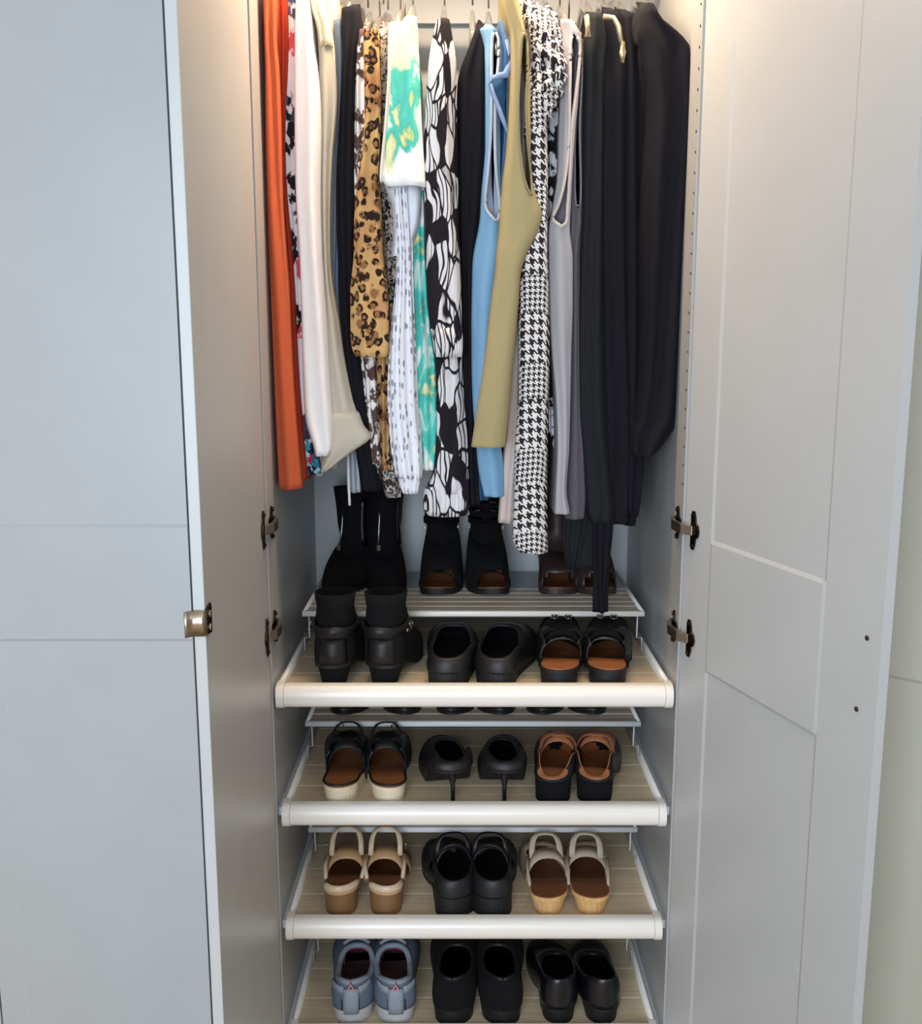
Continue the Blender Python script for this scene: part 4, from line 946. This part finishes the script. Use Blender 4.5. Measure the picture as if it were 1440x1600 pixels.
# 8 palm
hung('palm_dress', 'black dress with white palm leaves and gathered elastic cuff', 'dress', 'clear hanger holding the palm leaf dress', [
    D('sleeve', PALM, [(28, 682, 702), (50, 676, 706), (90, 669, 712), (150, 664, 707), (220, 661, 709), (280, 661, 711), (350, 664, 714), (430, 665, 719), (480, 668, 721), (516, 672, 721)], .08, yb=.3, seed=25, pleat=(.006, 2)),
    D('cuff', PALM, [(514, 670, 722), (525, 674, 723), (545, 677, 723), (558, 680, 722)], .078, yb=.28, seed=26, pleat=(.004, 14), NF=70),
    D('body', PALM, [(80, 684, 712), (300, 684, 716), (560, 680, 722), (620, 681, 725), (680, 681, 730), (740, 676, 732), (772, 664, 733)], .115, seed=27, pleat=(.006, 2)),
    D('hem', PALM, [(768, 662, 733), (785, 660, 733), (800, 661, 732), (808, 668, 728)], .113, seed=28, pleat=(.004, 16), NF=80)])
# 9 black
hung('black_dress', 'long black dress with sloping shoulder, right of the palm leaf dress', 'dress', 'clear hanger holding the long black dress', [
    D('body', BLACK2, [(44, 742, 764), (70, 732, 766), (100, 720, 768), (130, 714, 768), (250, 713, 766), (340, 716, 758), (420, 720, 745), (520, 722, 744), (650, 724, 746), (790, 726, 750)], .14, seed=29, pleat=(.006, 3))], hx=XZ(738, .29, 2.1))
# 10 light blue tank
hung('blue_tank_top', 'light blue tank top with pale bound armhole', 'top', 'clear hanger holding the light blue tank top', [
    D('body', LBLUE, [(42, 750, 776), (70, 757, 786), (150, 758, 782), (230, 758, 781), (300, 752, 784), (345, 749, 787), (400, 739, 790), (450, 737, 780), (525, 736, 776), (620, 738, 776), (700, 744, 784), (740, 748, 788), (777, 756, 788)], .115, seed=30,
      gap=[(50, 771, 774), (62, 769, 779), (90, 768, 779), (150, 768, 774), (220, 766, 773), (270, 762, 775), (310, 758, 780), (328, 760, 781), (338, 767, 780), (345, 773, 776)], bind=('armhole_binding', .0028, LBIND), pleat=(.003, 2))])
def sheet(parent, name, mat, rows, Y):
    vs = []; 
    for (py, a, b) in rows: vs += [P(a, py, Y), P(b, py, Y)]
    return obj(name, vs, [(2*i, 2*i+1, 2*i+3, 2*i+2) for i in range(len(rows) - 1)], mat, parent, world=True, thick=.0016)
bt = [o for o in bpy.data.objects if o.name == 'blue_tank_top'][0]
sheet(bt, 'inner_back', LBIND, [(185, 764, 768), (240, 759, 767), (290, 755, 768), (330, 753, 771), (352, 757, 774)], .150)
sheet(bt, 'inner_front', LBIND, [(150, 776, 781), (240, 773, 782), (290, 771, 784), (330, 771, 786), (350, 771, 784)], .155)
r = root('chambray_shirt', (P(795, 60, .12).x, ROD_Y, P(795, 60, .12).z), 'mid blue chambray shirt with knotted open front', 'shirt')
_, xb = cloth(r, 'body', DENIM, [(28, 780, 800), (60, 784, 806), (110, 780, 806), (150, 784, 804), (200, 788, 802), (260, 784, 800), (340, 780, 798)], .125, seed=31, gap=[(116, 786, 788), (124, 770 + 12, 792), (150, 783, 792), (175, 786, 792), (200, 790, 791)])
m = MB(); m.tube([P(a, b, .10) for a, b in ((792, 62), (798, 84), (796, 104), (790, 117), (780, 118), (768, 122), (766, 132), (770, 146), (778, 166), (786, 188), (794, 210))], [.004, .005, .006, .007, .005, .004, .0035, .004, .004, .004, .002], 8); m.obj('placket', DENIMT, r, world=True)
vs = [P(a, b, .108) for a, b in ((768, 124), (780, 119), (791, 122), (792, 140), (788, 164), (790, 190), (780, 172), (771, 150))]; obj('inner_panel', vs, [tuple(range(8))], DEEPB, r, world=True, thick=.002)
hanger(xb, P(790, 32, .12).z, 'clear hanger holding the chambray shirt', rise=.06)
hung('deep_blue_top', 'deep blue top, a narrow strip behind the light blue tank', 'top', 'clear hanger holding the deep blue top', [
    D('body', DEEPB, [(42, 786, 796), (120, 782, 798), (250, 780, 796), (345, 778, 792), (400, 772, 790), (600, 742, 770), (700, 736, 760), (782, 744, 765)], .15, seed=32)])
# 11 khaki
hung('khaki_vest', 'khaki sleeveless vest with deep armhole, hem swinging left', 'vest', 'clear hanger holding the khaki vest', [
    D('body', KHAKI, [(-30, 776, 808), (10, 786, 814), (50, 799, 822), (90, 800, 827), (170, 797, 830), (230, 793, 830), (275, 787, 832), (310, 784, 841), (332, 782, 848), (362, 780, 841), (395, 776, 824), (425, 774, 815), (475, 767, 811), (575, 755, 801), (640, 745, 796), (700, 736, 790)], .055, yb=.40, seed=33,
      gap=[(50, 818, 820), (65, 815, 824), (110, 812, 824), (170, 810, 822), (230, 812, 825), (270, 817, 830), (292, 823, 831), (304, 829, 831)], bind=('armhole_facing', .0022, KHAKI2), pleat=(.003, 1.5), wave=.001)])
# 12 blush
hung('blush_trousers', 'pale blush trousers showing between the khaki vest and the houndstooth dress', 'trousers', 'clear hanger holding the blush trousers', [
    D('body', PINKF, [(40, 818, 830), (100, 815, 832), (350, 808, 830), (500, 800, 826), (650, 792, 818), (760, 782, 812), (818, 778, 810)], .13, seed=34)])
# 13 houndstooth
r = hung('houndstooth_dress', 'long black and white houndstooth dress with twisted scarf collar', 'dress', 'clear hanger holding the houndstooth dress', [
    D('body', HOUND, [(110, 838, 862), (160, 828, 856), (210, 827, 856), (275, 829, 857), (320, 830, 857), (375, 824, 856), (425, 813, 858), (500, 811, 860), (575, 811, 860), (650, 809, 858), (700, 805, 857), (780, 804, 856), (850, 802, 857), (866, 812, 857)], .075, yb=.4, seed=35, pleat=(.002, 2), wave=.001)])
rnd = random.Random(5)
def scarf(nm, pts, rad, seed):
    m = MB(); P3 = [P(a, b, y) for a, b, y in pts]; dense = []
    for i in range(len(P3) - 1):
        for k in range(6): dense.append(P3[i].lerp(P3[i+1], k / 6))
    dense.append(P3[-1]); rings = []
    for i, p in enumerate(dense):
        d = (dense[min(i+1, len(dense)-1)] - dense[max(i-1, 0)]).normalized(); u = d.cross(Vector((0, 1, 0))).normalized(); q = d.cross(u); ring = []
        for k in range(20):
            a = 2 * math.pi * k / 20; rr = rad * (1 + .28 * math.sin(3 * a + i * .5 + seed) + .22 * math.sin(5 * a - i * .9) + .15 * math.sin(i * 1.3 + seed))
            ring.append(p + u * rr * math.cos(a) + q * rr * math.sin(a))
        rings.append(ring)
    m.rings(rings); m.obj(nm, HOUND, r, world=True)
scarf('scarf_collar', [(812, 4, .16), (824, 22, .13), (838, 30, .11), (846, 60, .095), (858, 78, .085), (868, 100, .08), (866, 125, .08), (856, 150, .082), (848, 180, .09)], .0155, 1)
scarf('scarf_loop', [(846, 20, .15), (858, 34, .13), (864, 48, .12), (872, 66, .12), (868, 84, .115)], .010, 3)
scarf('scarf_tail', [(846, 70, .10), (842, 95, .10), (838, 130, .10), (836, 170, .10), (832, 215, .10)], .0125, 5)
# 14 black and white floral
hung('white_flowered_blouse', 'black blouse with white flower heads, behind the houndstooth scarf', 'blouse', 'clear hanger holding the white flowered black blouse', [
    D('body', WFLW, [(20, 850, 872), (100, 856, 880), (200, 856, 880), (300, 856, 878), (360, 858, 872), (500, 858, 870), (700, 858, 866)], .15, seed=36)])
# 15 light grey tank
r = hung('grey_tank_top', 'long light grey tank top with pale bound armhole', 'top', 'clear hanger holding the light grey tank top', [
    D('body', GREYF, [(30, 878, 896), (50, 880, 908), (90, 878, 909), (150, 876, 905), (200, 874, 900), (275, 872, 895), (325, 864, 893), (360, 858, 892), (400, 858, 897), (475, 859, 897), (550, 863, 894), (625, 869, 892), (700, 871, 890), (770, 868, 886), (804, 866, 892)], .09, seed=37,
      gap=[(54, 894, 899), (64, 891, 906), (110, 890, 904), (160, 889, 898), (200, 889, 893), (250, 886, 891), (290, 880, 889), (320, 872, 887), (340, 864, 886), (348, 868, 884), (354, 876, 878)], bind=('armhole_binding', .003, GREYB), pleat=(.003, 2))])
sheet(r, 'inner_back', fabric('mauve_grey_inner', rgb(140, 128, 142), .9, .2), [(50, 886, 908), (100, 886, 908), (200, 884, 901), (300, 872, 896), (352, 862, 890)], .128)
m = MB(); c = P(897, 82, .122); m.box(c.x - .0035, c.x + .0035, c.y, c.y + .001, c.z - .006, c.z + .006); m.obj('neck_label', TAGM, r, world=True, sm=False)
# 16 dark grey
hung('dark_grey_tank_top', 'dark grey tank top just right of the light grey one', 'top', 'clear hanger holding the dark grey tank top', [
    D('body', DGREY, [(60, 896, 912), (110, 895, 913), (200, 894, 911), (300, 892, 912), (345, 892, 912), (400, 890, 906), (550, 892, 906), (640, 890, 910), (720, 886, 914), (780, 882, 917), (812, 884, 914)], .115, seed=38,
      gap=[(80, 902, 904), (100, 899, 909), (200, 898, 905), (290, 898, 907), (325, 900, 906)], bind=('armhole_binding', .002, DGREYB), pleat=(.003, 2))])
# 17 blacks
hung('black_blouse', 'black blouse, first of the black garments right of the dark grey top', 'blouse', 'clear hanger holding the first black blouse', [
    D('body', BLACK3, [(20, 920, 944), (60, 914, 950), (85, 908, 948), (120, 908, 946), (300, 908, 944), (500, 903, 946), (650, 905, 950), (720, 912, 956), (800, 918, 962), (818, 924, 958)], .11, seed=39, pleat=(.005, 2))])
r = hung('black_wrap_dress', 'black wrap dress whose long tie hangs down to the shoes', 'dress', 'clear hanger holding the black wrap dress', [
    D('body', BLACKF, [(16, 944, 972), (50, 936, 986), (90, 940, 990), (150, 940, 986), (300, 938, 982), (500, 938, 984), (700, 942, 990), (820, 946, 985)], .125, seed=40, pleat=(.005, 2)),
    D('tie', BLACKF, [(730, 946, 950), (770, 940, 956), (800, 933, 958), (850, 932, 955), (900, 934, 948), (940, 936, 943), (958, 938, 943)], .117, yb=.13, seed=41, nose=.004),
    D('tie_end', BLACK3, [(700, 896, 906), (760, 886, 912), (800, 880, 918), (850, 880, 910), (880, 884, 902), (890, 888, 896)], .135, yb=.15, seed=42, nose=.004)])
hung('black_cardigan', 'black cardigan between the wrap dress and the black coat', 'cardigan', 'clear hanger holding the black cardigan', [
    D('body', BLACK2, [(20, 972, 996), (50, 968, 1004), (100, 972, 1008), (300, 974, 1006), (500, 974, 1008), (700, 974, 1010), (790, 978, 1002), (808, 984, 998)], .13, seed=43, pleat=(.005, 2))])
hung('black_coat', 'large black coat with high collar against the right side panel', 'coat', 'clear hanger holding the large black coat', [
    D('sleeve', BLACK2, [(10, 1006, 1030), (28, 1004, 1042), (45, 1000, 1066), (68, 1004, 1086), (100, 1008, 1089), (175, 1016, 1087), (300, 1010, 1080), (425, 1008, 1074), (575, 1006, 1069), (655, 998, 1067), (680, 990, 1052), (712, 990, 1028), (718, 1000, 1016)], .075, yb=.42, seed=44, pleat=(.010, 2.5), nose=.03),
    D('collar', BLACK3, [(4, 1002, 1024), (14, 994, 1030), (40, 990, 1030), (70, 996, 1018)], .105, yb=.3, seed=45)])
hung('black_trousers', 'black trousers hanging low behind the coat, hem above the brown booties', 'trousers', 'clear hanger holding the low black trousers', [
    D('body', BLACK3, [(30, 966, 985), (300, 960, 985), (600, 955, 985), (700, 956, 1000), (770, 958, 1002), (800, 968, 998), (822, 976, 994)], .17, seed=47)])
# clear hanger ends; the warm light they catch is painted as cream
for k, (pts, lab) in enumerate(((((916, 24), (918, 40), (918, 58)), 'clear hanger end with its warm glint painted cream, poking from the black blouse'), (((942, 26), (958, 28), (966, 42), (970, 66)), 'upper curved clear hanger end with painted cream glint, among the black garments'), (((972, 66), (973, 82), (971, 98)), 'lower straight clear hanger end with painted cream glint, among the black garments'))):
    r = root('hanger_end', P(pts[0][0], pts[0][1], .095), lab, 'hanger'); m = MB()
    P3 = [P(a, b, .092) for a, b in pts]; m.tube(P3, .0062, 10, flat=.7); m.obj('shell', LITCLEAR, r, world=True)
    m = MB(); m.tube([p + Vector((0, -.0045, 0)) for p in P3], .0014, 6); m.obj('groove', plain('groove_%d' % k, rgb(150, 132, 96), .3), r, world=True)
r = root('hanger_end', P(777, 60, .12), 'clear hanger end with its warm glint painted cream, inside the light blue armhole', 'hanger')
m = MB(); m.tube([P(777, 56, .135), P(776, 70, .135), (P(776, 86, .135))], .0048, 10, flat=.8); m.obj('shell', LITCLEAR, r, world=True)
